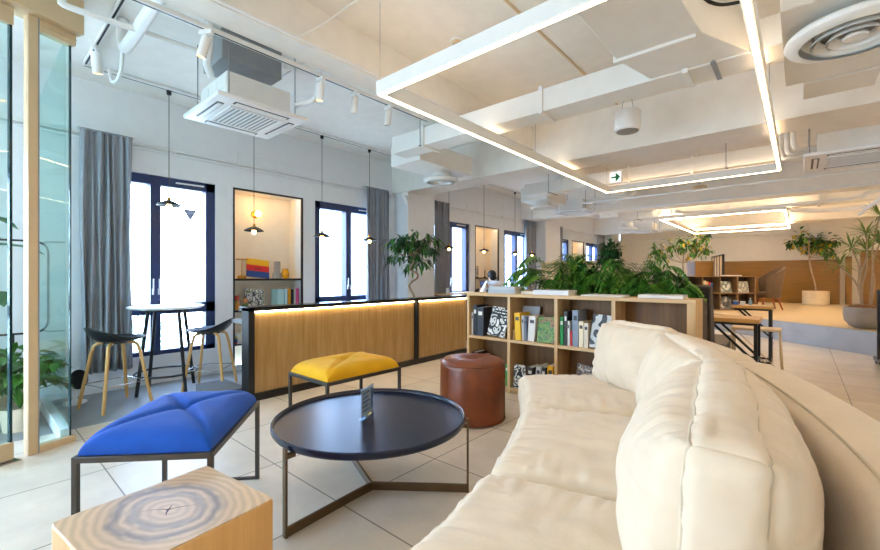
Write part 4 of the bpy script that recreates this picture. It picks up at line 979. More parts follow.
d2 = duct(-3.82,-.15,6.75,7.02,2.67,2.872,(-3.1,-2.0,-1.15),'white air duct behind the exit sign, second one from the front')
o = obj('end_box', MB().box(-4.05,-3.5,7.03,7.85,2.62,2.87), M['duct'], d2, bevel=.006); o.data.transform(Matrix.Translation((3.97/2,-6.885,-2.67)))
d3 = duct(-3.65,2.2,11.4,11.7,2.665,2.872,(-2.4,-1.2,.3),'farthest white air duct, seen above the far light frame')
def diffuser(loc, r, lb, zp):
    t = thing('air_diffuser', lb, 'vent', loc, 0, 'round ceiling air diffusers')
    obj('neck', MB().lathe([(r*.55,.03),(r*.55,zp-loc[2]),(r*.53,zp-loc[2]),(r*.53,.03)],40,cap=False), M['duct'], t)
    obj('rim', MB().lathe([(r*.78,.0),(r*.97,.012),(r,.03),(r*.97,.05),(r*.6,.075),(r*.56,.07),(r*.74,.03)],56,cap=False), M['duct'], t, ang=60)
    obj('back_plate', MB().lathe([(.001,.062),(r*.7,.062)],40,cap=False), M['grill'], t)
    for q, (a, b) in enumerate(((.62,.50),(.40,.28))): obj('cone_ring', MB().lathe([(r*a,-.004),(r*a*.99,.006),(r*b,.045),(r*b*.96,.04),(r*a*.92,-.002)],48,cap=False), M['duct'], t, ang=50)
    obj('centre_disc', MB().lathe([(.001,-.004),(r*.16,-.002),(r*.18,.01),(r*.12,.03),(.001,.03)],32), M['duct'], t)
diffuser((-3.78,4.38,2.50),.245,'round air diffuser under the end of the nearest duct, above the twisted ficus',2.62)
diffuser((-3.76,7.4,2.50),.25,'round air diffuser under the second duct, beside the small air conditioner',2.62)
diffuser((.23,3.2,2.50),.305,'large round air diffuser at the upper right corner',2.60)
diffuser((-3.7,12.4,2.50),.26,'small far round air diffuser above the topiary',2.70)
def cassette(x0, x1, y0, y1, z, lb):
    cx, cy = (x0+x1)/2, (y0+y1)/2; X, Y = (x1-x0)/2, (y1-y0)/2
    t = thing('ceiling_air_conditioner', lb, 'air conditioner', (cx,cy,z), 0, 'ceiling cassette air conditioners')
    obj('panel', MB().box(-X,X,-Y,Y,0,.035), M['white'], t, bevel=.012, seg=3)
    bd = obj('body', MB().box(-X+.11,X-.11,-Y+.11,Y-.11,.035,.25), M['duct'], t, bevel=.005)
    for s in (-1,1):
        for q in range(3): obj('knockout_plate', MB().box(-.27+q*.18,-.11+q*.18,s*(Y-.11)-.003,s*(Y-.11)+.003,.14,.22), M['duct'], bd, bevel=.001)
        for q in range(3): obj('knockout_plate', MB().box(s*(X-.11)-.003,s*(X-.11)+.003,-.21+q*.15,-.08+q*.15,.14,.22), M['duct'], bd, bevel=.001)
    gr = obj('intake_grille', MB().box(-X*.55,X*.55,-Y*.55,Y*.55,-.006,.0), M['grill'], t)
    sl = MB()
    for q in range(12): yy = -Y*.52+q*Y*1.04/11; sl.box(-X*.54,X*.54,yy-.007,yy+.007,-.010,-.004)
    obj('slats', sl, M['white'], gr)
    fr = MB()
    for a in ((-X*.6,X*.6,-Y*.6,-Y*.55),(-X*.6,X*.6,Y*.55,Y*.6),(-X*.6,-X*.55,-Y*.55,Y*.55),(X*.55,X*.6,-Y*.55,Y*.55)): fr.box(*a,-.012,.0)
    obj('grille_frame', fr, M['white'], t, bevel=.003)
    for a in ((-X*.6,X*.6,-Y*.86,-Y*.72),(-X*.6,X*.6,Y*.72,Y*.86),(-X*.86,-X*.72,-Y*.6,Y*.6),(X*.72,X*.86,-Y*.6,Y*.6)):
        so = obj('air_outlet', MB().box(*a,-.003,.0), M['black'], t)
        mx_, my_ = (a[0]+a[1])/2,(a[2]+a[3])/2
        v = MB()
        if a[1]-a[0] > a[3]-a[2]: v.box(a[0]+.015,a[1]-.015,my_-.012,my_+.018,-.008,-.003)
        else: v.box(mx_-.012,mx_+.018,a[2]+.015,a[3]-.015,-.008,-.003)
        obj('louvre', v, M['white'], so)
    for sx in (-1,1):
        for sy in (-1,1): obj('hanger_rod', MB().tube([(sx*(X-.05),sy*(Y-.10),.04),(sx*(X-.05),sy*(Y-.10),CZ-z)],.005,6), M['grill'], t)
cassette(-3.99,-3.25,1.24,1.99,2.55,'nearest ceiling air conditioner, above the high table')
cassette(-3.86,-3.16,8.0,8.7,2.50,'small ceiling air conditioner beside the second duct')
cassette(-3.9,-3.1,12.9,13.7,2.50,'far ceiling air conditioner above the topiary')
cassette(.03,.98,6.02,6.95,2.50,'ceiling air conditioner at the upper right edge of the picture')
tag(obj('fan_coil_box', MB().box(-3.85,-3.45,1.35,1.85,2.93,3.17), M['grill'], bevel=.006), 'grey duct box between the near air conditioner and the ceiling', 'duct')
def pipe(pts, r, lb, m='whitem', k=5, name='pipe'):
    tag(obj(name, MB().tube(smoothp(pts,k),r,10), M[m], ang=180), lb, 'pipe')
pipe([(-3.97,.82,3.19),(-3.97,.82,3.06),(-3.93,.82,2.97),(-3.84,.82,2.94),(-3.4,.82,2.95),(-2.96,.82,2.97)],.042,'thick white insulated pipe bending up above the glass partition')
pipe([(-3.55,.42,3.19),(-3.55,.42,2.98),(-3.55,.45,2.93),(-3.52,.8,2.93),(-3.5,1.18,2.93),(-3.5,1.25,2.96),(-3.5,1.26,3.19)],.020,'white drain pipe dipping below the thick insulated pipe')
pipe([(-3.3,1.9,2.68),(-3.12,1.94,2.68),(-3.08,1.96,2.74),(-3.06,1.98,2.95),(-3.06,2.0,3.19)],.022,'white pipe rising from the right side of the near air conditioner')
pipe([(-3.42,1.86,3.05),(-3.35,2.1,3.05),(-3.2,2.2,3.05),(-2.97,2.2,3.05)],.026,'curved pipe from the grey duct box to the beam')
pipe([(-3.55,1.30,2.80),(-3.4,1.22,2.82),(-3.3,1.2,2.9),(-3.3,1.2,3.19)],.028,'bent white pipe at the left side of the near air conditioner')
pipe([(-4.85,.9,3.12),(-4.75,.9,2.98),(-4.55,.9,2.93),(-4.4,.9,3.0),(-4.38,.9,3.19)],.016,'small hooked pipe near the short ceiling track')
pipe([(-4.4,2.0,3.1),(-3.1,2.0,3.1)],.009,'thin rod crossing from the beam to the window side',k=1)
pipe([(-3.3,8.5,2.62),(-2.9,8.5,2.64),(-2.6,8.5,2.75),(-2.55,8.5,3.19)],.03,'white pipe beside the small far air conditioner')
pipe([(-3.2,8.2,2.70),(-2.8,8.1,2.72),(-2.3,8.1,2.72),(-2.25,8.1,3.19)],.02,'thin white pipe beside the small far air conditioner')
pipe([(-3.0,7.45,2.53),(1.9,7.45,2.53)],.016,'long thin steel pipe crossing behind the near light frame','whitem',1)
pipe([(-2.6,9.1,2.60),(3.0,9.1,2.60)],.02,'long white pipe under the middle ceiling, right of the far frame','whitem',1)
for i in range(3): pipe([(.135,6.2+.26*i,2.62+.02*i),(.0-.05*i,6.2+.26*i,2.62+.02*i),(-.05-.06*i,6.2+.26*i,2.68),(-.06-.06*i,6.2+.26*i,2.80),(-.06-.06*i,6.2+.26*i,3.19)],.026,['nearest of three curved pipes at the right air conditioner','middle of three curved pipes at the right air conditioner','farthest of three curved pipes at the right air conditioner'][i])
pipe([(1.25,8.3,2.62),(1.05,8.6,2.44),(.85,8.9,2.3),(.70,9.15,2.16)],.025,'slanting white pipe above the spiky dracaena','whitem',2)
pipe([(-2.69,1.55,2.90),(-2.69,1.60,2.93),(-2.6,1.75,3.06),(-2.45,1.85,3.17),(-2.3,1.9,3.19)],.007,'thin white cable climbing from the ceiling beam edge')
pipe([(-2.705,-1,2.895),(-2.705,6,2.895)],.010,'thin conduit along the lower edge of the ceiling beam','whitem',1)
pipe([(-.52,2.78,2.95),(-.42,3.0,2.88),(-.3,3.1,2.87),(-.1,3.15,2.9),(.1,3.1,3.0)],.010,'black cable sagging beside the branch duct','rubber')
pipe([(-2.0,10.0,2.60),(-1.6,10.2,2.55),(.6,10.2,2.55),(1.0,10.2,2.65),(2.5,10.2,2.65)],.03,'white pipe run above the far light frame')
pipe([(-.2,11.0,2.56),(.3,11.2,2.50),(1.0,11.2,2.52),(1.5,11.3,2.68)],.045,'curved white hose above the leaning tree')
# wire loop on the wall above the niche
tag(obj('wall_wire', MB().tube([(WX-.02,2.33,2.63),(WX-.02,2.33,2.80),(WX-.02,3.45,2.80),(WX-.02,3.45,2.63)],.005,6), M['whitem']), 'thin wire box loop on the wall above the bright niche', 'wire')
tag(obj('wall_wire', MB().tube([(WX-.02,7.2,2.63),(WX-.02,7.2,2.78),(WX-.02,8.6,2.78),(WX-.02,8.6,2.95)],.006,6), M['whitem']), 'thin wire loop on the wall above the second niche', 'wire')
# speaker, sign, detectors, camera
t = thing('pendant_speaker', 'white cylindrical speaker hanging below the ceiling near the branch duct', 'speaker', (-1.3,4.35,2.64))
obj('cabinet', MB().lathe([(.001,.0),(.10,.0),(.117,.012),(.12,.03),(.12,.19),(.112,.2),(.001,.2)],48), M['white'], t, ang=40); obj('speaker_grille', MB().lathe([(.001,-.003),(.1,-.003),(.102,.001)],40,cap=False), M['stone'], t)
obj('suspension_wire', MB().tube([(-.06,0,.2),(0,0,.56)],.003,5).tube([(.06,0,.2),(0,0,.56)],.003,5), M['grill'], t)
t = thing('exit_sign', 'small white hanging sign with a green arrow pointing right', 'sign', (-2.12,6.52,2.615))
obj('case', MB().box(-.092,.092,0,.035,0,.175), M['white'], t, bevel=.004); obj('face', MB().box(-.082,.082,-.002,.001,.010,.165), M['sign'], t, smooth=False)
ar = MB(); zc = .0875
ar.box(-.062,.01,-.0045,-.0021,zc-.014,zc+.014); ar.add([(x,y,z) for y in (-.0045,-.0021) for x, z in ((-.005,zc+.058),(.018,zc+.058),(.072,zc),(.018,zc-.058),(-.005,zc-.058),(.008,zc))],[(0,1,2,3,4,5),(11,10,9,8,7,6)]+[(i,i+6,(i+1)%6+6,(i+1)%6) for i in range(6)])
obj('arrow', ar, M['green'], t, smooth=False); obj('hanger_rod', MB().tube([(0,.018,.17),(0,.018,CZ-2.615)],.005,6), M['whitem'], t)
for loc, lb in (((-1.95,1.75,CZ),'round white detector on the ceiling near the light frame'),((-2.2,2.75,CZ),'round white detector on the ceiling close to the long beam')):
    t = thing('smoke_detector', lb, 'detector', loc); obj('base', MB().lathe([(.001,-.012),(.055,-.012),(.055,0),(.001,0)],28), M['whitem'], t); obj('sensor', MB().lathe([(.001,-.04),(.03,-.036),(.04,-.012),(.001,-.012)],24), M['tan'], t)
t = thing('security_camera', 'small white dome security camera on the column above the ficus', 'camera', (-5.1,5.03,2.57), -.5); obj('bracket', MB().box(-.02,.04,-.10,0,.0,.04), M['white'], t, bevel=.004)
hd = MB(); hd.M = Matrix.Translation((.02,-.08,.0)) @ Matrix.Rotation(.5,4,'X'); hd.lathe([(.001,-.14),(.028,-.14),(.035,-.12),(.035,0),(.001,0.01)],20); h_ = obj('housing', hd, M['white'], t); hd2 = MB(); hd2.M = hd.M; hd2.lathe([(.001,-.143),(.024,-.143)],18,cap=False); obj('lens', hd2, M['black'], h_)
t = thing('round_speaker', 'flat round tan ceiling speaker above the far light frame', 'speaker', (-1.25,7.95,2.62)); obj('cabinet', MB().lathe([(.001,0),(.1,0),(.11,.02),(.1,.06),(.001,.06)],32), M['tan'], t); obj('suspension_wire', MB().tube([(0,0,.06),(0,0,.58)],.004,5), M['grill'], t)
# ------------------------------------------------------------------ dark brown bench sofa and C tables
t = thing('bench_sofa', 'dark brown leather bench sofa behind the planter, past the cream sofa', 'sofa', (-1.35,4.75,0))
bk_ = MB(); yz = [(4.36,.06),(4.36,1.10),(4.42,1.12),(4.50,1.09),(4.66,.42),(4.68,.06)]
for x0, x1 in ((-2.1,-.60),):
    vs = [(x+1.35,y-4.75,z) for x in (x0,x1) for y,z in yz]; n = len(yz)
    bk_.add(vs,[tuple(range(n)),tuple(range(n,2*n))[::-1]]+[(i,i+n,(i+1)%n+n,(i+1)%n) for i in range(n)])
obj('backrest', bk_, M['dark'], t, bevel=.012)
for x0, x1 in ((-2.1,-1.37),(-1.35,-.62)): obj('seat', MB().box(x0+1.35,x1+1.35,-.08,.75,.22,.44), M['dark'], t, bevel=.03, seg=3)
obj('base', MB().box(-.74,.70,-.06,.72,.05,.22), M['dark'], t, bevel=.01); obj('chaise_seat', MB().box(-.02,.73,.76,1.75,.22,.44), M['dark'], t, bevel=.03, seg=3); obj('chaise_base', MB().box(.0,.70,.72,1.72,.05,.22), M['dark'], t, bevel=.01)
for x in (-.7,.64):
    for y in (-.02,.66): obj('foot', MB().box(x-.02,x+.02,y-.02,y+.02,0,.05), M['black'], t)
def c_table(loc, rz, lb):
    t = thing('side_table', lb, 'table', loc, rz, 'plank-topped side tables')
    obj('tabletop', MB().box(-.46,.0,-.01,.42,.745,.785), M['plank'], t, bevel=.004)
    for y in (.02,.39):
        obj('post', MB().box(-.045,-.015,y-.015,y+.015,0,.745), M['black'], t, bevel=.002)
        obj('top_bar', MB().box(-.43,-.015,y-.012,y+.012,.722,.745), M['black'], t, bevel=.002)
        obj('brace', MB().bar((-.38,y,.73),(-.04,y,.38),.022,.022,up=(0,1,0)), M['black'], t)
        obj('floor_bar', MB().box(-.33,-.015,y-.012,y+.012,0,.024), M['black'], t, bevel=.002)
    [obj('cross_bar', MB().box(-.045,-.015,.035,.375,z0,z1), M['black'], t) for z0, z1 in ((.0,.03),(.722,.745),(.36,.385))]
    return t
c_table((-.29,4.95,0), 0, 'nearer plank-topped side table with black braced legs, over the brown bench')
c_table((-.28,7.2,0), 0, 'farther plank-topped side table with black braced legs, before the platform')
t = thing('wire_stool', 'pale wood stool on thin crossed metal legs between the two side tables', 'stool', (-.37,5.78,0), 0)
obj('seat', MB().box(-.22,.22,-.14,.14,.605,.63), M['palewood'], t, bevel=.006)
for sy in (-1,1):
    for sx in (-1,1): obj('leg', MB().tube([(sx*.205,sy*.125,.607),(sx*.235,sy*.15,0)],.008,8), M['tan'], t)
    obj('stretcher', MB().tube([(-.20,sy*.128,.58),(.226,sy*.142,.12)],.005,6), M['tan'], t)
# small things on the far side table
for i, (a, b, c, h, lb) in enumerate(((-.50,.16,(70,110,190),.05,'small blue box on the farther side table'),(-.40,.14,(230,232,234),.045,'small white box on the farther side table'),(-.30,.18,(150,180,210),.09,'little pale blue bottle on the farther side table'))):
    A = 0; x = -.28+a*.85; y = 7.2+b
    t = thing('bottle' if h > .06 else 'box', lb, 'bottle' if h > .06 else 'box', (x,y,.785), A)
    if h > .06: obj('body', MB().lathe([(.001,0),(.022,0),(.022,.06),(.008,.07),(.008,.085),(.001,.085)],16), ink(c), t); obj('cap', MB().lathe([(.001,.085),(.01,.085),(.01,.1),(.001,.1)],12), M['white'], t)
    else: obj('body', MB().box(-.03,.03,-.025,.025,0,h), ink(c), t, bevel=.004); obj('lid', MB().box(-.031,.031,-.026,.026,h,h+.008), M['white'], t)

# ------------------------------------------------------------------ platform furniture
RA = math.radians(40.94)
t = thing('display_shelf', 'dark oak cube shelf with magazines on the raised platform', 'bookcase', rt(6.08,10.32), RA)
W_, H_, D_ = 1.77, .855, .32
obj('top_board', MB().box(0,W_,0,D_,H_-.025,H_), M['darkshelf'], t, bevel=.002); obj('bottom_board', MB().box(0,W_,0,D_,0,.025), M['darkshelf'], t)
for k in range(5): obj('upright', MB().box(k*(W_-.025)/4,k*(W_-.025)/4+.025,0,D_,.025,H_-.025), M['darkshelf'], t)
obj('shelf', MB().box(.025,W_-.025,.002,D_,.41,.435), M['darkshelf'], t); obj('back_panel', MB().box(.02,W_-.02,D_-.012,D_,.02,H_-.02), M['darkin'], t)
m1 = patch('pale_photo_print',[(196,206,206),(120,140,140),(222,226,222),(160,120,90)],6); m2 = patch('teal_photo_print',[(40,130,140),(60,70,74),(30,110,120),(150,190,190)],5); m3 = patch('grey_photo_print',[(200,204,206),(110,112,116),(70,72,76),(170,150,130)],7); m4 = patch('sand_photo_print',[(220,224,224),(150,160,160),(200,196,186),(96,120,130)],9)
def on_shelf(a, z, w, h, mat, lb):
    tt = thing('magazine', lb, 'magazine', rt(6.08+a,10.42,PZ+z), RA, 'magazines in the platform shelf')
    T = Matrix.Rotation(math.radians(-12),4,'X'); c = MB(); c.M = T; c.box(-w/2,w/2,0,.002,.002,h); obj('cover', c, mat, tt, smooth=False); c = MB(); c.M = T; c.box(-w/2,w/2,.002,.01,.002,h); obj('pages', c, M['paper'], tt, smooth=False)
cw = (W_-.025)/4
on_shelf(cw*2+.24,.437,.27,.29,m1,'pale picture magazine in the upper row, left of the other pale one'); on_shelf(cw*3+.24,.437,.27,.29,m4,'sandy picture magazine at the upper right of the platform shelf')
on_shelf(cw*1+.25,.027,.29,.32,m2,'teal picture magazine in the lower row of the platform shelf'); on_shelf(cw*2+.24,.027,.29,.32,m3,'dark grey picture magazine in the lower row of the platform shelf')
for q, (dx, c, w, lb) in enumerate(((.10,(226,220,206),.045,'white upright book left of the red one on the platform shelf'),(.15,(214,170,120),.05,'tan upright book beside the red one on the platform shelf'),(.205,(214,40,40),.055,'red upright book on the platform shelf'),(.265,(60,120,200),.05,'blue upright book on the platform shelf'))):
    tt = thing('book', lb, 'book', rt(6.08+cw+dx,10.36,PZ+.437), RA, 'upright books in the platform shelf'); h = .30-.02*q
    obj('cover', MB().box(-w/2,-w/2+.003,0,.2,0,h).box(w/2-.003,w/2,0,.2,0,h).box(-w/2,w/2,0,.003,0,h), ink(c), tt); obj('pages', MB().box(-w/2+.003,w/2-.003,.003,.195,.003,h-.003), M['paper'], tt, smooth=False)
tt = thing('book', 'white book lying on top of the platform shelf', 'book', rt(7.35,10.5,PZ+.855), RA); obj('cover', MB().box(-.19,.19,-.13,.13,0,.003).box(-.19,.19,-.13,.13,.022,.025).box(-.19,.19,-.13,-.127,0,.025), ink((220,222,226)), tt); obj('pages', MB().box(-.187,.187,-.126,.126,.003,.022), M['paper'], tt, smooth=False)
t = thing('slat_screen', 'black framed slat screen standing behind the platform shelf', 'screen', rt(7.33,10.75), RA+1.15)
for k in range(5): obj('post', MB().box(k*.36-.025,k*.36+.025,-.025,.025,0,1.42-.0*k), M['black'], t)
for z in (.02,1.38): obj('rail', MB().box(-.02,1.46,-.018,.018,z,z+.04), M['black'], t)
obj('infill_panel', MB().box(.0,1.44,.006,.014,.06,1.38), M['palewood'], t)
# low ochre cabinet left of it
t = thing('low_cabinet', 'small ochre cabinet standing behind the platform shelf', 'cabinet', rt(6.75,11.0), RA)
obj('body', MB().box(0,.5,0,.35,0,1.25), M['ochre'], t, bevel=.004); obj('door', MB().box(.01,.49,-.012,0,.02,1.23), M['ochre'], t, bevel=.003)
# armchair
t = thing('armchair', 'grey brown tub armchair with reddish wooden legs beside the platform shelf', 'chair', rt(8.42,10.65), RA+PI-.35)
n, k = 30, 8; vs = []; fs = []
for side in (0,1):
    for i in range(n+1):
        a = math.radians(-118+236*i/n); hgt = .36+.42*(.5+.5*math.cos(a))**.9; r = .30-.045*side
        for j in range(k+1):
            u = j/k; rr = r*(.80+.20*u)+.05*u*(.5+.5*math.cos(a)); vs.append((-rr*math.cos(a)*1.0, rr*math.sin(a)*1.08, .30+(hgt)*u*1.0-.0*side))
N = (n+1)*(k+1); g = lambda i,j: i*(k+1)+j
for i in range(n):
    for j in range(k): fs.append((g(i,j),g(i+1,j),g(i+1,j+1),g(i,j+1))); fs.append((N+g(i,j),N+g(i,j+1),N+g(i+1,j+1),N+g(i+1,j)))
    fs.append((g(i,k),g(i+1,k),N+g(i+1,k),N+g(i,k))); fs.append((g(i,0),N+g(i,0),N+g(i+1,0),g(i+1,0)))
for j in range(k): fs.append((g(0,j),g(0,j+1),N+g(0,j+1),N+g(0,j))); fs.append((g(n,j),N+g(n,j),N+g(n,j+1),g(n,j+1)))
obj('shell', MB().add(vs,fs), M['taupe'], t, ang=60)
obj('seat', MB().lathe([(.001,.30),(.22,.30),(.245,.33),(.24,.42),(.2,.445),(.001,.45)],32), M['taupe'], t, ang=60)
for sx, sy in ((-1,-1),(1,-1),(1,1),(-1,1)): obj('leg', MB().tube([(sx*.14,sy*.16,.31),(sx*.22,sy*.23,0)],[.028,.014],10), M['cherry'], t)
# black stand on castors at the right edge
t = thing('rolling_stand', 'black upright stand with a castor foot at the right edge', 'stand', (.80,7.95,0))
obj('post', MB().box(-.03,.03,-.03,.03,.06,1.02), M['black'], t, bevel=.005); obj('panel', MB().box(.03,.75,-.015,.015,.12,1.0), M['black'], t, bevel=.004)
obj('base', MB().box(-.04,.04,-.28,.28,.06,.10), M['black'], t, bevel=.01)
for y in (-.25,.25): w_ = MB(); w_.M = Matrix.Translation((0,y,.035)) @ Matrix.Rotation(PI/2,4,'Y'); w_.lathe([(.001,-.02),(.035,-.02),(.035,.02),(.001,.02)],20); obj('castor', w_, M['rubber'], t)
# wood partition behind the ferns
t = thing('wood_partition', 'oak partition board standing left of the ferns, beyond the bookcase', 'partition', (-2.65,6.2,0))
obj('board', MB().box(-.53,.7,-.02,.02,.0,1.43), M['oakz'], t, bevel=.003); obj('foot', MB().box(-.5,-.42,-.2,.2,0,.03).box(.58,.66,-.2,.2,0,.03), M['black'], t)

# ------------------------------------------------------------------ window counter, laptop, person, chair
t = thing('window_counter', 'narrow oak counter along the windows beyond the bar', 'counter', (-5.2,7.45,0))
obj('countertop', MB().box(-.23,.22,-1.5,1.6,.83,.865), M['oak'], t, bevel=.003)
for y in (-1.45,0,1.55): obj('leg', MB().box(-.2,.17,y-.02,y+.02,0,.83), M['black'], t)
t = thing('laptop', 'open laptop on the window counter before the seated person', 'laptop', (-5.16,7.62,.865), math.radians(60))
obj('keyboard_base', MB().box(-.16,.16,-.11,.11,0,.015), M['navy'], t, bevel=.003)
s_ = MB(); s_.M = Matrix.Translation((0,.11,.012)) @ Matrix.Rotation(math.radians(-18),4,'X'); s_.box(-.16,.16,0,.008,0,.22); obj('lid', s_, M['navy'], t)
s_ = MB(); s_.M = Matrix.Translation((0,.11,.012)) @ Matrix.Rotation(math.radians(-18),4,'X'); s_.box(-.145,.145,-.002,0,.015,.205); obj('display', s_, M['screen'], t, smooth=False)
for y, c, h, r, lb in ((7.26,(196,120,50),.08,.035,'small orange brown cup on the window counter'),(7.38,(226,206,180),.09,.03,'pale cup next to the laptop on the window counter'),(6.12,(232,234,236),.10,.03,'white cup on the window counter beside the ficus')):
    t = thing('cup', lb, 'cup', (-5.12,y,.865)); obj('body', MB().lathe([(.001,0),(r*.8,0),(r,h),(r*.9,h),(r*.75,.01),(.001,.01)],20), ink(c), t, ang=50); obj('handle', MB().tube([(r*.85,0,h*.75),(r+.02,0,h*.65),(r+.02,0,h*.4),(r*.8,0,h*.3)],.004,6), ink(c), t)
def skin(name, nodes, edges, m, parent=None, root=0, sub=2):
    me = bpy.data.meshes.new(name); me.from_pydata([n[:3] for n in nodes],edges,[]); me.update(); me.materials.append(m)
    o = bpy.data.objects.new(name, me); C.objects.link(o)
    if parent is not None: o.parent = parent
    o.modifiers.new('skin','SKIN')
    if not me.skin_vertices: me.skin_vertices.new()
    for i, n in enumerate(nodes): r = n[3]; me.skin_vertices[0].data[i].radius = (r, n[4] if len(n) > 4 else r)
    me.skin_vertices[0].data[root].use_root = True
    s = o.modifiers.new('sub','SUBSURF'); s.levels = sub; s.render_levels = sub
    o.modifiers['skin'].use_smooth_shade = True
    return o
# seated, facing +x local, leaning over the counter
P = [(0,0,.60,.13,.15),(.03,0,.78,.11,.14),(.09,0,.94,.12,.16),(.14,0,1.03,.09,.12),(.19,0,1.075,.05),(.235,0,1.125,.065),(.265,0,1.20,.088,.078),(.26,0,1.27,.07)]
Ed = [(i,i+1) for i in range(7)]
P += [(.345,0,1.16,.018),(.36,0,1.15,.012)]; Ed += [(6,8),(8,9)]
for s in (-1,1):
    b = len(P); P += [(.12,s*.14,1.04,.06),(.16,s*.21,.92,.048),(.22,s*.24,.80,.04),(.36,s*.18,.885,.034),(.45,s*.13,.893,.024),(.50,s*.12,.895,.028)]
    Ed += [(3,b),(b,b+1),(b+1,b+2),(b+2,b+3),(b+3,b+4),(b+4,b+5)]
    for q, (dy, L_) in enumerate(((-.024,.060),(-.008,.07),(.008,.066),(.024,.052))):
        f = len(P); P += [(.53,s*(.12+dy),.90,.009),(.53+L_*.6,s*(.12+dy*1.2),.898,.008),(.53+L_,s*(.12+dy*1.2),.888,.007)]; Ed += [(b+5,f),(f,f+1),(f+1,f+2)]
    f = len(P); P += [(.47,s*.085,.895,.010),(.50,s*.065,.892,.009)]; Ed += [(b+4,f),(f,f+1)]
    l = len(P); P += [(.05,s*.10,.58,.085),(.26,s*.12,.585,.075),(.40,s*.13,.56,.058),(.38,s*.13,.33,.05),(.34,s*.13,.10,.035),(.44,s*.14,.05,.03)]; Ed += [(0,l),(l,l+1),(l+1,l+2),(l+2,l+3),(l+3,l+4),(l+4,l+5)]
t = thing('person', 'dark-haired person in a white shirt bent over the window counter', 'person', (-4.78,7.32,0), math.radians(150))
body = skin('body', P, Ed, M['skin'], t)
Sh = [(0,0,.585,.15,.17),(.03,0,.78,.125,.155),(.09,0,.95,.135,.175),(.14,0,1.03,.10,.13)]; Es = [(0,1),(1,2),(2,3)]
for s in (-1,1): b = len(Sh); Sh += [(.12,s*.15,1.04,.075),(.16,s*.215,.92,.063),(.22,s*.245,.80,.053),(.34,s*.19,.873,.046)]; Es += [(3,b),(b,b+1),(b+1,b+2),(b+2,b+3)]
skin('shirt', Sh, Es, M['shirt'], t)
Tr = [(0,0,.61,.14,.16)]; Et = []
for s in (-1,1): b = len(Tr); Tr += [(.05,s*.10,.58,.098),(.26,s*.12,.585,.087),(.40,s*.13,.56,.07),(.38,s*.13,.33,.062),(.345,s*.13,.13,.05)]; Et += [(0,b),(b,b+1),(b+1,b+2),(b+2,b+3),(b+3,b+4)]
skin('trousers', Tr, Et, M['trouser'], t)
hr = MB().ball((.238,0,1.235),.105,20,14,sq=(.98,.92,.9)).ball((.19,0,1.18),.08,16,10,sq=(.8,1,1)); obj('hair', hr, M['hair'], t, ang=180)
for s in (-1,1): obj('shoe', MB().ball((.42,s*.14,.035),.05,14,8,sq=(2.0,.9,.7)), M['rubber'], t); obj('eye', MB().ball((.340,s*.032,1.205),.010,10,6), M['hair'], t)
obj('mouth', MB().ball((.325,0,1.115),.016,10,6,sq=(.5,1.3,.35)), ink((170,90,84)), t)
t = thing('counter_stool', 'dark round stool under the seated person at the window counter', 'stool', (-4.80,7.33,0)); obj('seat', MB().lathe([(.001,.42),(.17,.42),(.18,.435),(.17,.45),(.001,.45)],32), M['black'], t)
for k in range(4): a = PI/4+k*PI/2; obj('leg', MB().tube([(.1*math.cos(a),.1*math.sin(a),.42),(.2*math.cos(a),.2*math.sin(a),0)],.012,8), M['black'], t)
t = thing('task_chair', 'black chair with a low rounded back at the far end of the bar', 'chair', (-4.55,5.95,0), math.radians(200))
obj('seat', MB().lathe([(.001,.56),(.2,.56),(.215,.58),(.2,.61),(.001,.61)],32), M['rubber'], t)
bb = MB(); n = 16; vs = []; fs = []
for i in range(n+1):
    a = math.radians(-55+110*i/n); hh = .32*(1-.55*abs(2*i/n-1)**2.2)
    for r in (.215,.235):
        vs += [(-r*math.cos(a),r*math.sin(a),.66),(-r*math.cos(a)*1.06,r*math.sin(a)*1.06,.66+hh)]
for i in range(n): a = i*4; fs += [(a,a+1,a+5,a+4),(a+2,a+6,a+7,a+3),(a+1,a+3,a+7,a+5),(a,a+4,a+6,a+2)]
fs += [(0,2,3,1),(n*4,n*4+1,n*4+3,n*4+2)]
obj('backrest', bb.add(vs,fs), M['rubber'], t, ang=60); obj('stem', MB().tube([(0,0,.05),(0,0,.57)],.025,12).bar((-.2,0,.58),(-.225,0,.70),.04,.012), M['black'], t)
ft = MB()
for k in range(5): a = k*2*PI/5; ft.bar((0,0,.06),(.25*math.cos(a),.25*math.sin(a),.035),.035,.025)
obj('base', ft, M['black'], t)
for k in range(5): a = k*2*PI/5; obj('castor', MB().ball((.25*math.cos(a),.25*math.sin(a),.026),.026,12,8), M['rubber'], t)

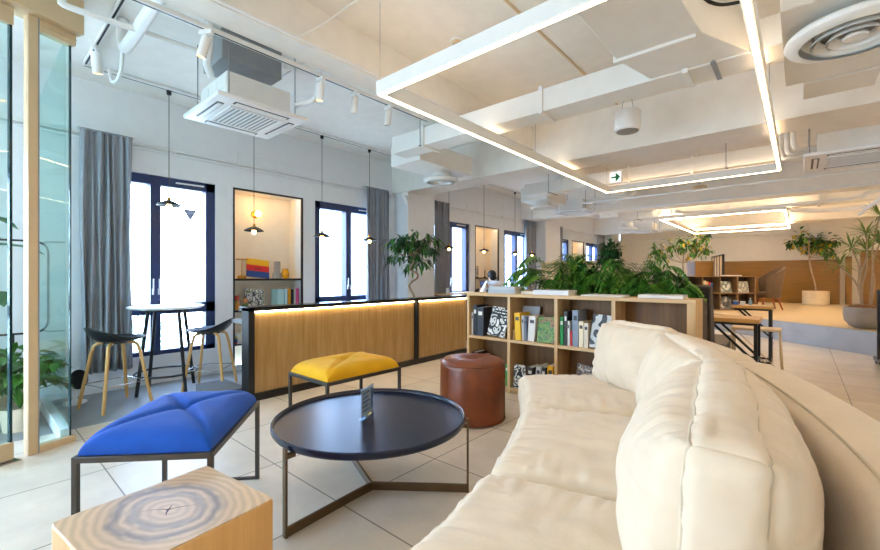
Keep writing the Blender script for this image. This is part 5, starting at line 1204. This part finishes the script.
# ------------------------------------------------------------------ light, sky, camera
wd = bpy.data.worlds.new('sky'); sc.world = wd; wd.use_nodes = True; nt = wd.node_tree
bg = nt.nodes['Background']
tc = nt.nodes.new('ShaderNodeTexCoord'); sp = nt.nodes.new('ShaderNodeSeparateXYZ'); cr = nt.nodes.new('ShaderNodeValToRGB')
nt.links.new(tc.outputs['Generated'], sp.inputs[0]); mr = nt.nodes.new('ShaderNodeMapRange'); mr.inputs[1].default_value = -1; nt.links.new(sp.outputs['Z'], mr.inputs[0]); nt.links.new(mr.outputs[0], cr.inputs[0])
e = cr.color_ramp.elements; e[0].position = .40; e[0].color = lin((168,190,206))+(1,); e[1].position = .75; e[1].color = lin((176,210,255))+(1,)
q = e.new(.52); q.color = lin((216,234,255))+(1,)
nt.links.new(cr.outputs[0], bg.inputs[0]); bg.inputs[1].default_value = SKY
def portal(loc, rot, sx, sy):
    l = bpy.data.lights.new('window_portal','AREA'); l.shape = 'RECTANGLE'; l.size = sx; l.size_y = sy; l.cycles.is_portal = True
    o = bpy.data.objects.new('window_portal', l); C.objects.link(o); o.location = loc; o.rotation_euler = rot
for a, b in WIN: portal((WX-.2,(a+b)/2,(Z0+Z1)/2),(PI/2,0,-PI/2),b-a,Z1-Z0)
for a, b in ((-4.6,-3.0),): portal(((a+b)/2,YB-.15,1.5),(PI/2,0,0),b-a,2.4)
cam = bpy.data.cameras.new('camera'); co = bpy.data.objects.new('camera', cam); C.objects.link(co)
co.location = (0,0,1.2); co.rotation_euler = (PI/2,0,math.radians(40.94)); cam.sensor_width = 36; cam.lens = 36*415/880; cam.shift_y = 1/880; cam.clip_start = .02
sc.camera = co
vs_ = sc.view_settings; vs_.view_transform = 'Standard'; vs_.look = 'None'; vs_.gamma = 1; vs_.exposure = EXPO; vs_.use_curve_mapping = False
try: sc.cycles.use_denoising = True
except Exception: pass
sc.cycles.max_bounces = 8; sc.cycles.diffuse_bounces = 5; sc.cycles.transparent_max_bounces = 16; sc.cycles.sample_clamp_indirect = 6
